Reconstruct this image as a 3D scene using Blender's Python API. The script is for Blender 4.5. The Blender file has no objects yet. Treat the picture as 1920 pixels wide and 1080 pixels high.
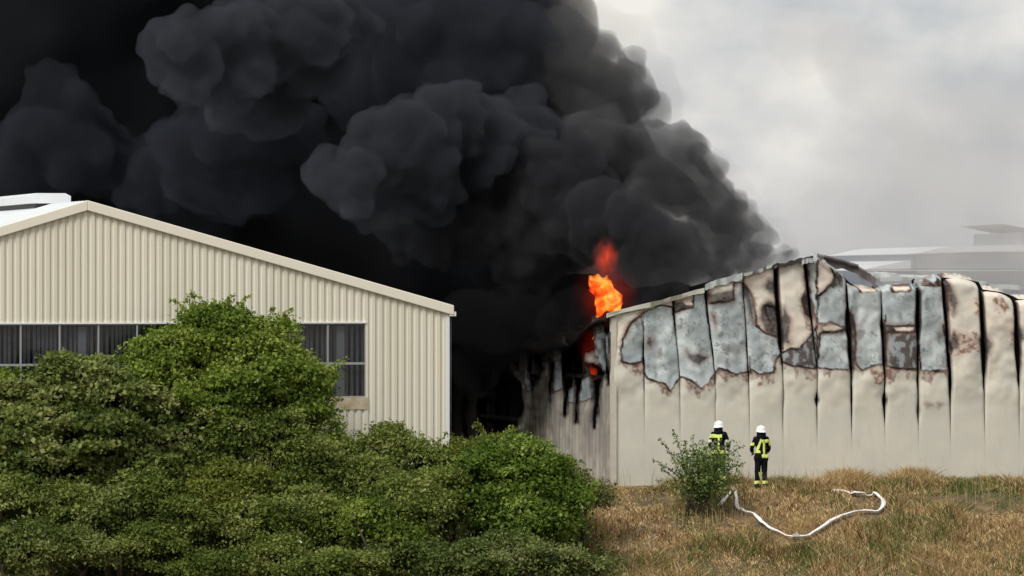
import bpy, bmesh, math, random
import numpy as np
from mathutils import Vector, Matrix

# ------------------------------------------------------------------ camera, sky, sun, exposure
F = 9000.0          # focal length in pixels of a 1920 wide frame
HZ = 520.0          # horizon row
ZC = 5.8            # camera height above the ground of the halls
TH = math.radians(15.5)
CT, ST = math.cos(TH), math.sin(TH)
S = bpy.context.scene
COL = S.collection

cam = bpy.data.cameras.new('camera'); camo = bpy.data.objects.new('camera', cam); COL.objects.link(camo)
camo.location = (0, 0, ZC); camo.rotation_euler = (math.radians(90), 0, 0)
cam.sensor_width = 36; cam.lens = F / 1920 * 36; cam.shift_y = -(540 - HZ) / 1920
cam.clip_start = 1; cam.clip_end = 6000
S.camera = camo

SUN_EL, SUN_AZ = math.radians(48), math.radians(218)
w = bpy.data.worlds.new('World'); S.world = w; w.use_nodes = True
nt = w.node_tree; nt.nodes.clear()
def N(t, k, **kw):
    n = t.nodes.new(k)
    for a, b in kw.items(): setattr(n, a, b)
    return n
out = N(nt, 'ShaderNodeOutputWorld'); mx = N(nt, 'ShaderNodeMixShader')
sky = N(nt, 'ShaderNodeTexSky', sky_type='NISHITA', sun_disc=False)
sky.sun_elevation = SUN_EL; sky.sun_rotation = SUN_AZ; sky.dust_density = 3
b1 = N(nt, 'ShaderNodeBackground'); b1.inputs[1].default_value = 0.10
b2 = N(nt, 'ShaderNodeBackground'); b2.inputs[1].default_value = 0.62
tc = N(nt, 'ShaderNodeTexCoord')
mp = N(nt, 'ShaderNodeMapping'); mp.inputs['Scale'].default_value = (1, 1, 1.5)
nz = N(nt, 'ShaderNodeTexNoise'); nz.inputs['Scale'].default_value = 26; nz.inputs['Detail'].default_value = 5; nz.inputs['Roughness'].default_value = .45
rp = N(nt, 'ShaderNodeValToRGB')
rp.color_ramp.elements[0].position = .34; rp.color_ramp.elements[0].color = (.54, .585, .645, 1)
rp.color_ramp.elements[1].position = .62; rp.color_ramp.elements[1].color = (1.12, 1.07, 1.0, 1)
L = nt.links.new
L(tc.outputs['Generated'], mp.inputs[0]); L(mp.outputs[0], nz.inputs['Vector']); L(nz.outputs['Fac'], rp.inputs[0]); L(rp.outputs[0], b2.inputs[0])
L(sky.outputs[0], b1.inputs[0]); L(b1.outputs[0], mx.inputs[1]); L(b2.outputs[0], mx.inputs[2]); mx.inputs[0].default_value = .85
L(mx.outputs[0], out.inputs[0])

sl = bpy.data.lights.new('sun', 'SUN'); sl.energy = 2.1; sl.angle = math.radians(20); sl.color = (1, .97, .91)
so = bpy.data.objects.new('sun', sl); COL.objects.link(so)
sd = Vector((math.sin(SUN_AZ) * math.cos(SUN_EL), math.cos(SUN_AZ) * math.cos(SUN_EL), math.sin(SUN_EL)))
so.rotation_euler = sd.to_track_quat('Z', 'Y').to_euler(); so.location = (-20, -30, 60)

S.view_settings.view_transform = 'Standard'; S.view_settings.look = 'None'
S.view_settings.exposure = 0.5; S.view_settings.gamma = 1; S.view_settings.use_curve_mapping = False
S.render.engine = 'CYCLES'
cy = S.cycles
cy.max_bounces = 6; cy.diffuse_bounces = 3; cy.glossy_bounces = 2; cy.transmission_bounces = 4
cy.volume_bounces = 2; cy.transparent_max_bounces = 64; cy.use_denoising = True
cy.volume_step_rate = 1.0; cy.volume_max_steps = 128
cy.caustics_reflective = False; cy.caustics_refractive = False
try: cy.denoiser = 'OPENIMAGEDENOISE'
except Exception: pass

# ------------------------------------------------------------------ helpers
rng = np.random.default_rng(7)
random.seed(7)
def at(px, py, Y): return np.array([(px - 960) / F * Y, Y, ZC + (HZ - py) / F * Y])
def proj(P):
    P = np.asarray(P); return 960 + F * P[..., 0] / P[..., 1], HZ - F * (P[..., 2] - ZC) / P[..., 1]

def vnoise(p, seed=0):
    p = np.asarray(p, dtype=np.float64); i = np.floor(p).astype(np.int64); f = p - i; f = f * f * (3 - 2 * f)
    def h(a, b, c):
        n = (a * 374761393 + b * 668265263 + c * 2147483647 + seed * 974634777) & 0xFFFFFFFF
        n = ((n ^ (n >> 13)) * 1274126177) & 0xFFFFFFFF
        n = ((n ^ (n >> 16)) * 2246822519) & 0xFFFFFFFF
        return ((n ^ (n >> 15)) & 0xFFFFFF) / float(0xFFFFFF)
    r = 0
    for dx in (0, 1):
        for dy in (0, 1):
            for dz in (0, 1):
                wt = (f[..., 0] if dx else 1 - f[..., 0]) * (f[..., 1] if dy else 1 - f[..., 1]) * (f[..., 2] if dz else 1 - f[..., 2])
                r = r + wt * h(i[..., 0] + dx, i[..., 1] + dy, i[..., 2] + dz)
    return r
def fbm(x, y, z=0., sc=1., oct=4, seed=0):
    p = np.stack(np.broadcast_arrays(np.asarray(x, float), np.asarray(y, float), np.asarray(z, float)), -1) * sc
    r = 0; a = .5; t = 0
    for o in range(oct):
        r = r + a * vnoise(p * (2 ** o) + 17.3 * o, seed + o); t += a; a *= .5
    return r / t

def tag(o, label=None, cat=None, group=None, kind=None):
    if label: o['label'] = label
    if cat: o['category'] = cat
    if group: o['group'] = group
    if kind: o['kind'] = kind
    return o
def empty(name, loc=(0, 0, 0), rz=0.):
    o = bpy.data.objects.new(name, None); COL.objects.link(o); o.location = loc; o.rotation_euler = (0, 0, rz); o.empty_display_size = .3
    return o
def mesh_np(name, V, Fc, mat=None, parent=None, col=None, smooth=False, k=None):
    """V (n,3); Fc (m,k) int array or a list of lists"""
    me = bpy.data.meshes.new(name)
    V = np.asarray(V, dtype=np.float32)
    if isinstance(Fc, np.ndarray):
        m, k = Fc.shape
        me.vertices.add(len(V)); me.vertices.foreach_set('co', V.ravel())
        me.loops.add(m * k); me.loops.foreach_set('vertex_index', Fc.astype(np.int32).ravel())
        me.polygons.add(m); me.polygons.foreach_set('loop_start', np.arange(0, m * k, k, dtype=np.int32))
        me.update(calc_edges=True); me.validate()
    else:
        me.from_pydata([tuple(v) for v in V], [], Fc); me.update()
    if col is not None:
        a = me.color_attributes.new('Col', 'FLOAT_COLOR', 'POINT')
        c = np.ones((len(V), 4), dtype=np.float32); c[:, :3] = col; a.data.foreach_set('color', c.ravel())
    if smooth: me.polygons.foreach_set('use_smooth', np.ones(len(me.polygons), dtype=bool))
    if mat: me.materials.append(mat)
    o = bpy.data.objects.new(name, me); COL.objects.link(o)
    if parent: o.parent = parent
    return o
class MB:
    def __init__(s): s.v = []; s.f = []
    def box(s, x0, x1, y0, y1, z0, z1):
        n = len(s.v); s.v += [(x0, y0, z0), (x1, y0, z0), (x1, y1, z0), (x0, y1, z0), (x0, y0, z1), (x1, y0, z1), (x1, y1, z1), (x0, y1, z1)]
        s.f += [[n + a for a in q] for q in ((0, 3, 2, 1), (4, 5, 6, 7), (0, 1, 5, 4), (1, 2, 6, 5), (2, 3, 7, 6), (3, 0, 4, 7))]; return s
    def prism(s, poly, y0, y1):
        """poly in (x,z), extruded along y"""
        n = len(s.v); m = len(poly)
        s.v += [(x, y0, z) for x, z in poly] + [(x, y1, z) for x, z in poly]
        s.f.append([n + i for i in range(m)]); s.f.append([n + m + i for i in reversed(range(m))])
        for i in range(m):
            j = (i + 1) % m; s.f.append([n + j, n + i, n + m + i, n + m + j])
        return s
    def tube(s, pts, rad, k=6, flat=1.0, cap=True):
        pts = [Vector(p) for p in pts]; n0 = len(s.v)
        if not hasattr(rad, '__len__'): rad = [rad] * len(pts)
        for i, p in enumerate(pts):
            t = (pts[min(i + 1, len(pts) - 1)] - pts[max(i - 1, 0)]).normalized()
            up = Vector((0, 0, 1)) if abs(t.z) < .9 else Vector((1, 0, 0))
            a = t.cross(up).normalized(); b = a.cross(t).normalized()
            for j in range(k):
                q = 2 * math.pi * j / k
                s.v.append(tuple(p + a * (math.cos(q) * rad[i]) + b * (math.sin(q) * rad[i] * flat)))
        for i in range(len(pts) - 1):
            for j in range(k):
                a0 = n0 + i * k + j; a1 = n0 + i * k + (j + 1) % k
                s.f.append([a0, a1, a1 + k, a0 + k])
        if cap:
            s.f.append([n0 + j for j in reversed(range(k))]); e = n0 + (len(pts) - 1) * k; s.f.append([e + j for j in range(k)])
        return s
    def build(s, name, mat, parent=None, smooth=False):
        o = mesh_np(name, s.v, s.f, mat, parent)
        bm = bmesh.new(); bm.from_mesh(o.data); bmesh.ops.recalc_face_normals(bm, faces=bm.faces); bm.to_mesh(o.data); bm.free()
        if smooth:
            for p in o.data.polygons: p.use_smooth = True
        return o

def mat(name, base=(.5, .5, .5), rough=.7, metal=0., noise=None, attr=False, transl=0., bump=0., spec=.3, emit=None, n_obj=False):
    """procedural principled material; noise=(scale, amount, other colour)"""
    m = bpy.data.materials.new(name); m.use_nodes = True; t = m.node_tree; t.nodes.clear(); lk = t.links.new
    o = N(t, 'ShaderNodeOutputMaterial'); p = N(t, 'ShaderNodeBsdfPrincipled')
    p.inputs['Roughness'].default_value = rough; p.inputs['Metallic'].default_value = metal
    p.inputs['Specular IOR Level'].default_value = spec
    p.inputs['Base Color'].default_value = (*base, 1); src = None
    c = N(t, 'ShaderNodeTexCoord')
    if attr:
        a = N(t, 'ShaderNodeAttribute', attribute_name='Col'); src = a.outputs['Color']
    if noise:
        sc, am, oc = noise
        n = N(t, 'ShaderNodeTexNoise'); n.inputs['Scale'].default_value = sc; n.inputs['Detail'].default_value = 6; n.inputs['Roughness'].default_value = .6
        r = N(t, 'ShaderNodeValToRGB'); r.color_ramp.elements[0].position = .35; r.color_ramp.elements[1].position = .7
        r.color_ramp.elements[0].color = (0, 0, 0, 1); r.color_ramp.elements[1].color = (am, am, am, 1)
        mm = N(t, 'ShaderNodeMix', data_type='RGBA')
        lk(c.outputs['Object'], n.inputs['Vector']); lk(n.outputs['Fac'], r.inputs[0]); lk(r.outputs[0], mm.inputs[0])
        if src: lk(src, mm.inputs[6])
        else: mm.inputs[6].default_value = (*base, 1)
        mm.inputs[7].default_value = (*oc, 1); src = mm.outputs[2]
    if src: lk(src, p.inputs['Base Color'])
    if bump:
        n2 = N(t, 'ShaderNodeTexNoise'); n2.inputs['Scale'].default_value = 30; n2.inputs['Detail'].default_value = 5
        bp = N(t, 'ShaderNodeBump'); bp.inputs['Strength'].default_value = bump; bp.inputs['Distance'].default_value = .02
        lk(c.outputs['Object'], n2.inputs['Vector']); lk(n2.outputs['Fac'], bp.inputs['Height']); lk(bp.outputs[0], p.inputs['Normal'])
    if emit: p.inputs['Emission Color'].default_value = (*emit[0], 1); p.inputs['Emission Strength'].default_value = emit[1]
    last = p.outputs[0]
    if transl:
        tr = N(t, 'ShaderNodeBsdfTranslucent'); ms = N(t, 'ShaderNodeMixShader'); ms.inputs[0].default_value = transl
        if src: lk(src, tr.inputs[0])
        else: tr.inputs[0].default_value = (*base, 1)
        lk(last, ms.inputs[1]); lk(tr.outputs[0], ms.inputs[2]); last = ms.outputs[0]
    lk(last, o.inputs[0]); return m

def vol_mat(name, sigma, albedo, aniso=0.):
    """even smoke: scatter + absorption, extinction sigma per metre"""
    m = bpy.data.materials.new(name); m.use_nodes = True; t = m.node_tree; t.nodes.clear()
    o = N(t, 'ShaderNodeOutputMaterial'); a = N(t, 'ShaderNodeAddShader')
    s = N(t, 'ShaderNodeVolumeScatter'); b = N(t, 'ShaderNodeVolumeAbsorption')
    mxa = max(albedo)
    s.inputs['Color'].default_value = (*[c / mxa for c in albedo], 1); s.inputs['Density'].default_value = sigma * mxa
    s.inputs['Anisotropy'].default_value = aniso
    b.inputs['Color'].default_value = (0, 0, 0, 1); b.inputs['Density'].default_value = sigma * (1 - mxa)
    t.links.new(s.outputs[0], a.inputs[0]); t.links.new(b.outputs[0], a.inputs[1]); t.links.new(a.outputs[0], o.inputs['Volume'])
    return m

M = {}
M['cream'] = mat('cream_sheet_metal', (.685, .655, .54), .45, noise=(1.3, .25, (.62, .59, .48)), spec=.4)
CREAMS = [M['cream'], mat('cream_sheet_metal_b', (.665, .635, .52), .45, noise=(.9, .3, (.59, .565, .455)), spec=.4), mat('cream_sheet_metal_c', (.70, .665, .555), .42, noise=(1.8, .3, (.63, .60, .49)), spec=.4)]
M['trim'] = mat('cream_trim', (.76, .725, .61), .45, spec=.4, noise=(3, .2, (.65, .61, .51)))
M['white'] = mat('white_metal', (.74, .77, .78), .4, noise=(2, .3, (.62, .66, .68)))
M['rusty'] = mat('rust_stained_sill', (.55, .50, .38), .6, noise=(4, .9, (.36, .25, .12)))
M['frame'] = mat('grey_window_frame', (.30, .31, .31), .5)
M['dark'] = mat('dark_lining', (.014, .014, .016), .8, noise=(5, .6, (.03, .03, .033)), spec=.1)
M['column'] = mat('grey_steel_column', (.16, .16, .16), .6)
M['burnt'] = mat('fire_damaged_panel', attr=True, rough=.6, bump=.12, spec=.15)
M['char'] = mat('charred_black', (.008, .0075, .0075), .95, noise=(6, .5, (.018, .016, .015)), bump=.5, spec=.04)
M['scorched'] = mat('scorched_steel_and_shade', (.09, .085, .085), .6, noise=(7, .8, (.03, .025, .025)), bump=.4)  # also used as the painted shade under the ridge skylight
M['verge'] = mat('smoke_stained_trim', attr=True, rough=.5, bump=.3)
M['leaf'] = mat('leaf', attr=True, rough=.5, transl=.36, spec=.12)
M['bark'] = mat('bark', (.07, .055, .04), .9, noise=(20, .7, (.04, .03, .022)))
M['straw'] = mat('dry_grass', attr=True, rough=.8, transl=.25, spec=.1)
M['hose'] = mat('white_hose', (.80, .80, .78), .6, noise=(9, .25, (.6, .58, .54)))
M['brass'] = mat('aluminium_coupling', (.5, .5, .48), .35, .8)
M['suit'] = mat('dark_turnout_cloth', (.006, .0065, .010), .9, noise=(30, .5, (.013, .013, .017)), bump=.4, spec=.1)
M['lime'] = mat('lime_reflective_band', (.66, .80, .14), .5, noise=(25, .5, (.80, .84, .42)))
M['silver'] = mat('pale_reflective_band', (.75, .76, .70), .5)
M['helmet'] = mat('white_helmet', (.78, .80, .76), .3, spec=.5)
M['boot'] = mat('black_rubber', (.012, .012, .012), .5)
M['skin'] = mat('skin', (.45, .28, .2), .6)
M['far'] = mat('far_wall', (.15, .19, .25), .7)
M['farroof'] = mat('far_roof', (.58, .61, .64), .6)

# ------------------------------------------------------------------ ground
gY = np.array([-400, -20, 0, 12, 40, 70, 112, 118, 122, 125, 127.5, 129.4, 130.6, 132, 160, 400, 1500])
gZ = np.array([4.2, 4.2, 4.1, 2.5, -2.6, -3.6, -3.7, -3.5, -2.95, -1.95, -.88, -.08, .10, .15, .15, .1, 0.])
def ground(X, Y):
    z = np.interp(Y, gY, gZ)
    k = np.clip((np.asarray(Y) - 100) / 20, 0, 1) * np.clip((132 - np.asarray(Y)) / 3, 0, 1)
    n = (fbm(X, Y, 0, .6, 4, 3) - .5) * .34 + (fbm(X, Y, 0, 3.1, 3, 9) - .5) * .10
    return z + n * k
def grid(xs, ys, zf):
    X, Y = np.meshgrid(xs, ys); Z = zf(X, Y); nx = len(xs); ny = len(ys)
    V = np.stack([X, Y, Z], -1).reshape(-1, 3)
    i = np.arange(nx - 1)[None, :] + nx * np.arange(ny - 1)[:, None]
    return V, np.stack([i, i + 1, i + 1 + nx, i + nx], -1).reshape(-1, 4)
xs = np.unique(np.concatenate([np.linspace(-1500, -40, 14), np.arange(-26, 28, .3), np.linspace(40, 1500, 14)]))
ys = np.unique(np.concatenate([np.linspace(-400, 110, 60), np.arange(112, 134, .25), np.linspace(135, 3000, 26)]))
V, Fc = grid(xs, ys, ground)
gm = bpy.data.materials.new('dry_soil_and_litter'); gm.use_nodes = True; t = gm.node_tree; pb = t.nodes['Principled BSDF']; pb.inputs['Roughness'].default_value = .95
c = N(t, 'ShaderNodeTexCoord'); n1 = N(t, 'ShaderNodeTexNoise'); n1.inputs['Scale'].default_value = 1.4; n1.inputs['Detail'].default_value = 10; n1.inputs['Roughness'].default_value = .7
r1 = N(t, 'ShaderNodeValToRGB'); r1.color_ramp.elements[0].position = .35; r1.color_ramp.elements[0].color = (.05, .05, .022, 1)
r1.color_ramp.elements[1].position = .62; r1.color_ramp.elements[1].color = (.22, .145, .07, 1)
e = r1.color_ramp.elements.new(.48); e.color = (.10, .07, .04, 1)
t.links.new(c.outputs['Object'], n1.inputs['Vector']); t.links.new(n1.outputs['Fac'], r1.inputs[0]); t.links.new(r1.outputs[0], pb.inputs['Base Color'])
g = mesh_np('ground', V, Fc, gm, smooth=True); tag(g, 'dry earth bank rising to the level yard of the halls', kind='structure')

# ------------------------------------------------------------------ left hall (intact, cream ribbed cladding)
LO = (-1.72, 129.0, 0.0)
hall = empty('warehouse', LO, TH)
tag(hall, 'intact cream ribbed metal hall with gable roof and long dark window band', 'warehouse')
RX, RZ = -9.83, 7.808
def roof_z(x): return RZ - (.279 * (x - RX) if x > RX else .30 * (RX - x))
PITCH = .2
def ribbed(x0, x1, z0, zt, name, m, parent, amp=.034, pitch=PITCH, y0=0., bot=None):
    """one trapezoid-profiled sheet from x0 to x1; zt = top height (number or function of x)"""
    xs = [x0]; ys_ = []
    k0 = math.floor(x0 / pitch) - 1
    cand = []
    for k in range(k0, math.ceil(x1 / pitch) + 2):
        for fr in (0, .30, .42, .88): cand.append(((k + fr) * pitch, 0 if fr in (0, .30) else 1))
    cand.append((x1, None)); pts = []
    def off(x):
        f = (x / pitch) % 1.0
        if f < .30: return 0.
        if f < .42: return (f - .30) / .12
        if f < .88: return 1.
        return (1 - f) / .12
    X = sorted(set([x0, x1] + [round(a, 5) for a, _ in cand if x0 < a < x1]))
    V = []; Fq = []
    for x in X:
        y = y0 - amp * off(x + 1e-7)
        V += [(x, y, z0), (x, y, zt(x) if callable(zt) else zt)]
    for i in range(len(X) - 1): Fq.append([2 * i, 2 * i + 2, 2 * i + 3, 2 * i + 1])
    return mesh_np(name, V, Fq, m, parent)
WX1 = -2.287; WZ0, WZ1 = 2.60, 4.575; CW = 1.034; NC = 12; WX0 = WX1 - NC * CW
wt = lambda x: roof_z(x) - .2
edges = [0.0]
while edges[-1] > -19.0: edges.append(round(edges[-1] - 1.0, 3))
for a, b in zip(edges[1:], edges[:-1]):
    if a >= WX1: ribbed(a, b, -.3, wt, 'cladding_sheet', CREAMS[int(-b * 7) % 3], hall)
    elif b > WX1:
        ribbed(WX1, b, -.3, wt, 'cladding_sheet', CREAMS[int(-b * 7) % 3], hall)
        ribbed(a, WX1, WZ1, wt, 'cladding_sheet', CREAMS[int(-b * 7) % 3], hall); ribbed(a, WX1, -.3, WZ0 - .3, 'cladding_sheet', CREAMS[int(-b * 7) % 3], hall)
    elif a > WX0:
        ribbed(a, b, WZ1, wt, 'cladding_sheet', CREAMS[int(-b * 7) % 3], hall); ribbed(a, b, -.3, WZ0 - .3, 'cladding_sheet', CREAMS[int(-b * 7) % 3], hall)
    else:
        ribbed(a, b, -.3, wt, 'cladding_sheet', CREAMS[int(-b * 7) % 3], hall)
# body behind: side walls, back wall
DEP = 32
b = MB(); b.box(-.06, -.03, .03, DEP, -.3, roof_z(-.05) - .25); b.box(-19.0, -18.97, .03, DEP, -.3, roof_z(-19) - .25)
b.prism([(-19, -.3), (0, -.3), (0, roof_z(0) - .3), (RX, RZ - .3), (-19, roof_z(-19) - .3)], DEP - .1, DEP)
b.build('side_wall', M['cream'], hall)
# roof slopes (slabs with standing ribs)
for (xa, xb) in ((RX, .12), (-19.2, RX)):
    b = MB(); za, zb = roof_z(xa), roof_z(xb)
    b.prism([(xa, za - .18), (xb, zb - .18), (xb, zb - .02), (xa, za - .02)], .05, DEP + .2)
    o = b.build('roof_slope', M['white'], hall)
    y = .6
    rb = MB()
    while y < DEP:
        rb.prism([(xa, za - .021), (xb, zb - .021), (xb, zb + .02), (xa, za + .02)], y, y + .05); y += .5
    rb.build('roof_rib', M['white'], o)['kind'] = 'stuff'
# verge trim along both slopes
for (xa, xb) in ((RX, .14), (-19.2, RX)):
    b = MB(); za, zb = roof_z(xa), roof_z(xb)
    b.prism([(xa, za - .25), (xb, zb - .25), (xb, zb + .02), (xa, za + .02)], -.12, .05)
    o = b.build('verge_trim', M['trim'], hall)
    bv = o.modifiers.new('b', 'BEVEL'); bv.width = .02; bv.segments = 2
b = MB(); b.box(-.055, .03, -.05, .03, -.3, roof_z(0) - .27); b.build('corner_trim', M['white'], hall)
b = MB(); b.box(.02, .20, -.1, DEP, roof_z(.1) - .28, roof_z(.1) - .16); b.build('gutter', M['trim'], hall)
b = MB(); b.tube([(.09, .12, roof_z(.1) - .3), (.09, .12, -.2)], .04, 8); b.build('downpipe', M['scorched'], hall, True)
# ridge skylight
b = MB(); b.prism([(RX - .55, RZ + .02), (RX + .55, RZ + .02), (RX + .55, RZ + .22), (RX + .4, RZ + .30), (RX - .4, RZ + .30), (RX - .55, RZ + .22)], 5.4, 31)
rs = b.build('ridge_skylight', M['white'], hall)
b = MB(); b.box(RX - .42, RX + .42, 5.6, 30.8, RZ - .2, RZ + .02); b.build('skylight_curb_shade', M['scorched'], rs)  # dark colour stands in for the shade beneath the skylight box
# windows
b = MB(); b.box(WX0 - .02, WX1 + .02, -.06, .02, WZ1 - .004, WZ1 + .035); b.build('window_head_trim', M['white'], hall)
b = MB(); b.box(WX0 - .05, WX1 + .06, -.05, .06, WZ0 - .33, WZ0 - .004); o = b.build('window_sill', M['rusty'], hall)
gl = bpy.data.materials.new('dark_window_glass'); gl.use_nodes = True; t = gl.node_tree; t.nodes.clear()
o_ = N(t, 'ShaderNodeOutputMaterial'); tr = N(t, 'ShaderNodeBsdfTransparent'); tr.inputs[0].default_value = (.85, .87, .9, 1)
gs = N(t, 'ShaderNodeBsdfGlossy'); gs.inputs['Roughness'].default_value = .12; gs.inputs[0].default_value = (.9, .9, .9, 1)
ms = N(t, 'ShaderNodeMixShader'); ms.inputs[0].default_value = .05
t.links.new(tr.outputs[0], ms.inputs[1]); t.links.new(gs.outputs[0], ms.inputs[2]); t.links.new(ms.outputs[0], o_.inputs[0])
BAR = 3.50
for i in range(NC):
    xb = WX1 - i * CW; xa = xb - CW
    f = MB(); fw = .022
    f.box(xa, xa + fw, -.03, .03, WZ0, WZ1 - .006); f.box(xb - fw, xb, -.03, .03, WZ0, WZ1 - .006)
    f.box(xa + fw, xb - fw, -.028, .028, BAR - .03, BAR + .03); f.box(xa + fw, xb - fw, -.028, .028, WZ0, WZ0 + .03); f.box(xa + fw, xb - fw, -.028, .028, WZ1 - .03, WZ1 - .006)
    fo = f.build('window', M['frame'], hall)
    for z0, z1 in ((WZ0 + .03, BAR - .03), (BAR + .03, WZ1 - .03)):
        p = MB(); p.box(xa + fw, xb - fw, -.004, .004, z0, z1); p.build('pane', gl, fo)
# blinds hanging right behind the glass: vertical dark slats
bl = MB(); x = WX0 + .05
while x < WX1:
    a_ = random.uniform(-.02, .02); bl.box(x, x + .075, .12 + a_, .135 + a_, WZ0 - .1, WZ1 + .05 - random.choice([0, 0, .12])); x += random.choice([.105, .115, .15])
o = bl.build('inner_blind', mat('dark_blind', (.095, .095, .105), .6, noise=(3, .8, (.04, .04, .045))), hall); o['kind'] = 'stuff'
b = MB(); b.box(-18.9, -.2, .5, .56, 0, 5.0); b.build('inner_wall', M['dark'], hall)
for px in (155, 118, 405, 640):
    r = (px - 960) / F; s = (129.0 * r + 1.72) / (CT - ST * r)
    b = MB(); b.box(s - .11, s + .11, .08, .115, 2.4, 4.5 if px in (155, 640) else 3.95); b.build('interior_column', M['column'], hall)

# ------------------------------------------------------------------ right hall (burning)
RO = np.array([2.757, 130.6, 0.0])
burn = empty('burning_warehouse', tuple(RO), TH)
tag(burn, 'burning hall with scorched peeling pale wall panels and collapsed roof edge', 'warehouse')
def to_world(x, y, z): return np.stack([RO[0] + CT * x - ST * y, RO[1] + ST * x + CT * y, z], -1)
def Wx(px, d=0.):
    r = (px - 960) / F; X0 = RO[0] - ST * d; Y0 = RO[1] + CT * d
    return (Y0 * r - X0) / (CT - ST * r)
def Wz(px, py, d=0.):
    Y = RO[1] + CT * d + ST * Wx(px, d); return ZC + (HZ - py) / F * Y
def z1(l): return [(1120 + a / 3.6, 440 + b / 3.6) for a, b in l]
def z2(l): return [(1480 + a / 3.2727, 440 + b / 3.2727) for a, b in l]
def z3(l): return [(820 + a / 3.1778, 560 + b / 3.1778) for a, b in l]
def sdf(px, py, poly):
    """signed distance in px to a closed polygon, negative inside"""
    P = np.array(poly, float); d = np.full(px.shape, 1e9); ins = np.zeros(px.shape, bool)
    for i in range(len(P)):
        a = P[i]; b_ = P[(i + 1) % len(P)]; e = b_ - a
        tt = np.clip(((px - a[0]) * e[0] + (py - a[1]) * e[1]) / (e @ e + 1e-9), 0, 1)
        d = np.minimum(d, np.hypot(px - a[0] - tt * e[0], py - a[1] - tt * e[1]))
        cnd = ((a[1] > py) != (b_[1] > py)) & (px < (b_[0] - a[0]) * (py - a[1]) / (b_[1] - a[1] + 1e-12) + a[0])
        ins ^= cnd
    return np.where(ins, -d, d)
GREY = [z1([(290, 560), (230, 600), (178, 700), (160, 780), (175, 850), (240, 865), (298, 850), (312, 780), (305, 650)]),
        z1([(300, 545), (340, 515), (420, 485), (505, 500), (512, 600), (540, 740), (552, 960), (495, 1045), (455, 1000), (340, 965), (320, 900), (312, 640)]),
        z1([(525, 530), (650, 490), (655, 400), (722, 375), (742, 600), (790, 760), (803, 900), (740, 1000), (700, 1030), (620, 970), (556, 950), (545, 780), (525, 650)]),
        z1([(728, 380), (745, 470), (925, 445), (925, 330), (970, 330), (990, 450), (1000, 600), (1030, 760), (1025, 920), (930, 935), (870, 905), (800, 895), (790, 780), (765, 650), (745, 520)]),
        z1([(985, 330), (1030, 400), (1050, 500), (1053, 612), (1110, 660), (1200, 700), (1240, 760), (1235, 790), (1190, 850), (1180, 920), (1100, 930), (1042, 900), (1020, 760), (998, 600)]),
        z1([(1135, 485), (1190, 500), (1205, 540), (1165, 575), (1150, 530)]),
        z2([(250, 170), (300, 180), (380, 300), (372, 555), (300, 550), (240, 525), (172, 540), (172, 400), (250, 320), (310, 300)]),
        z2([(190, 610), (360, 585), (372, 820), (180, 812)]),
        z2([(365, 225), (480, 300), (600, 285), (600, 420), (590, 480), (568, 560), (580, 780), (520, 790), (440, 820), (412, 790), (408, 600), (385, 480)]),
        z2([(602, 285), (700, 280), (792, 270), (784, 545), (680, 550), (590, 555)]),
        z2([(800, 260), (960, 225), (962, 500), (930, 560), (985, 700), (972, 825), (812, 828), (803, 600)]),
        z2([(130, 40), (175, 60), (160, 200), (160, 500), (130, 300), (100, 170)])]
MOTT = [z2([(-55, 730), (0, 700), (60, 700), (130, 610), (165, 560), (172, 820), (90, 812), (0, 800), (-50, 780)]),
        z2([(590, 605), (780, 600), (785, 826), (640, 822), (590, 800)]),
        z2([(300, 160), (330, 240), (330, 330), (230, 330), (190, 380), (170, 470), (172, 380), (260, 290)]),
        z1([(1400, 380), (1440, 350), (1440, 560), (1400, 530), (1370, 450)])]
DARK = [z1([(1150, 300), (1200, 320), (1215, 420), (1160, 400), (1120, 350)]), z1([(1100, 470), (1150, 440), (1220, 480), (1250, 640), (1210, 700), (1130, 650), (1090, 560)]),
        z1([(1250, 480), (1300, 560), (1290, 740), (1245, 740), (1235, 560)]), z1([(180, 640), (270, 540), (290, 540), (225, 610), (190, 700)]),
        z1([(745, 400), (920, 365), (925, 440), (760, 470)]), z1([(520, 455), (600, 440), (630, 480), (560, 520), (520, 525)]),
        z1([(600, 780), (640, 800), (760, 820), (690, 880), (620, 850)]), z1([(765, 530), (805, 545), (795, 640)]), z1([(330, 690), (370, 690), (360, 770), (335, 740)]),
        z2([(960, 240), (1000, 320), (1030, 420), (1000, 500), (975, 420)]), z2([(1000, 590), (1035, 620), (1030, 700), (985, 720), (975, 660)]),
        z2([(1150, 640), (1200, 600), (1250, 670), (1220, 740), (1170, 710)]), z2([(60, 390), (120, 340), (150, 520), (90, 490)]),
        z1([(1380, 260), (1440, 230), (1440, 420), (1395, 330)]), z1([(975, 340), (1020, 350), (1050, 480), (1045, 600), (1010, 500)]), z2([(575, 560), (600, 560), (600, 800), (580, 790)]), z2([(375, 480), (400, 480), (405, 830), (385, 840)]),
        z2([(1370, 600), (1420, 560), (1440, 640), (1400, 690)]), z2([(930, 550), (975, 540), (985, 640), (950, 620)]), z2([(835, 1035), (875, 1050), (850, 1060)]), z2([(905, 1040), (940, 1036), (920, 1056)]),
        z2([(180, 548), (360, 552), (366, 606), (200, 604)]), z2([(585, 552), (784, 545), (780, 604), (590, 606)])]
OPEN = [z2([(395, 295), (510, 285), (550, 352), (425, 358)]), z2([(615, 330), (650, 305), (762, 300), (745, 352), (630, 360)]), z2([(812, 318), (850, 262), (880, 300), (905, 262), (950, 300), (945, 320)]), z2([(835, 300), (855, 270), (850, 320)])]
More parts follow.
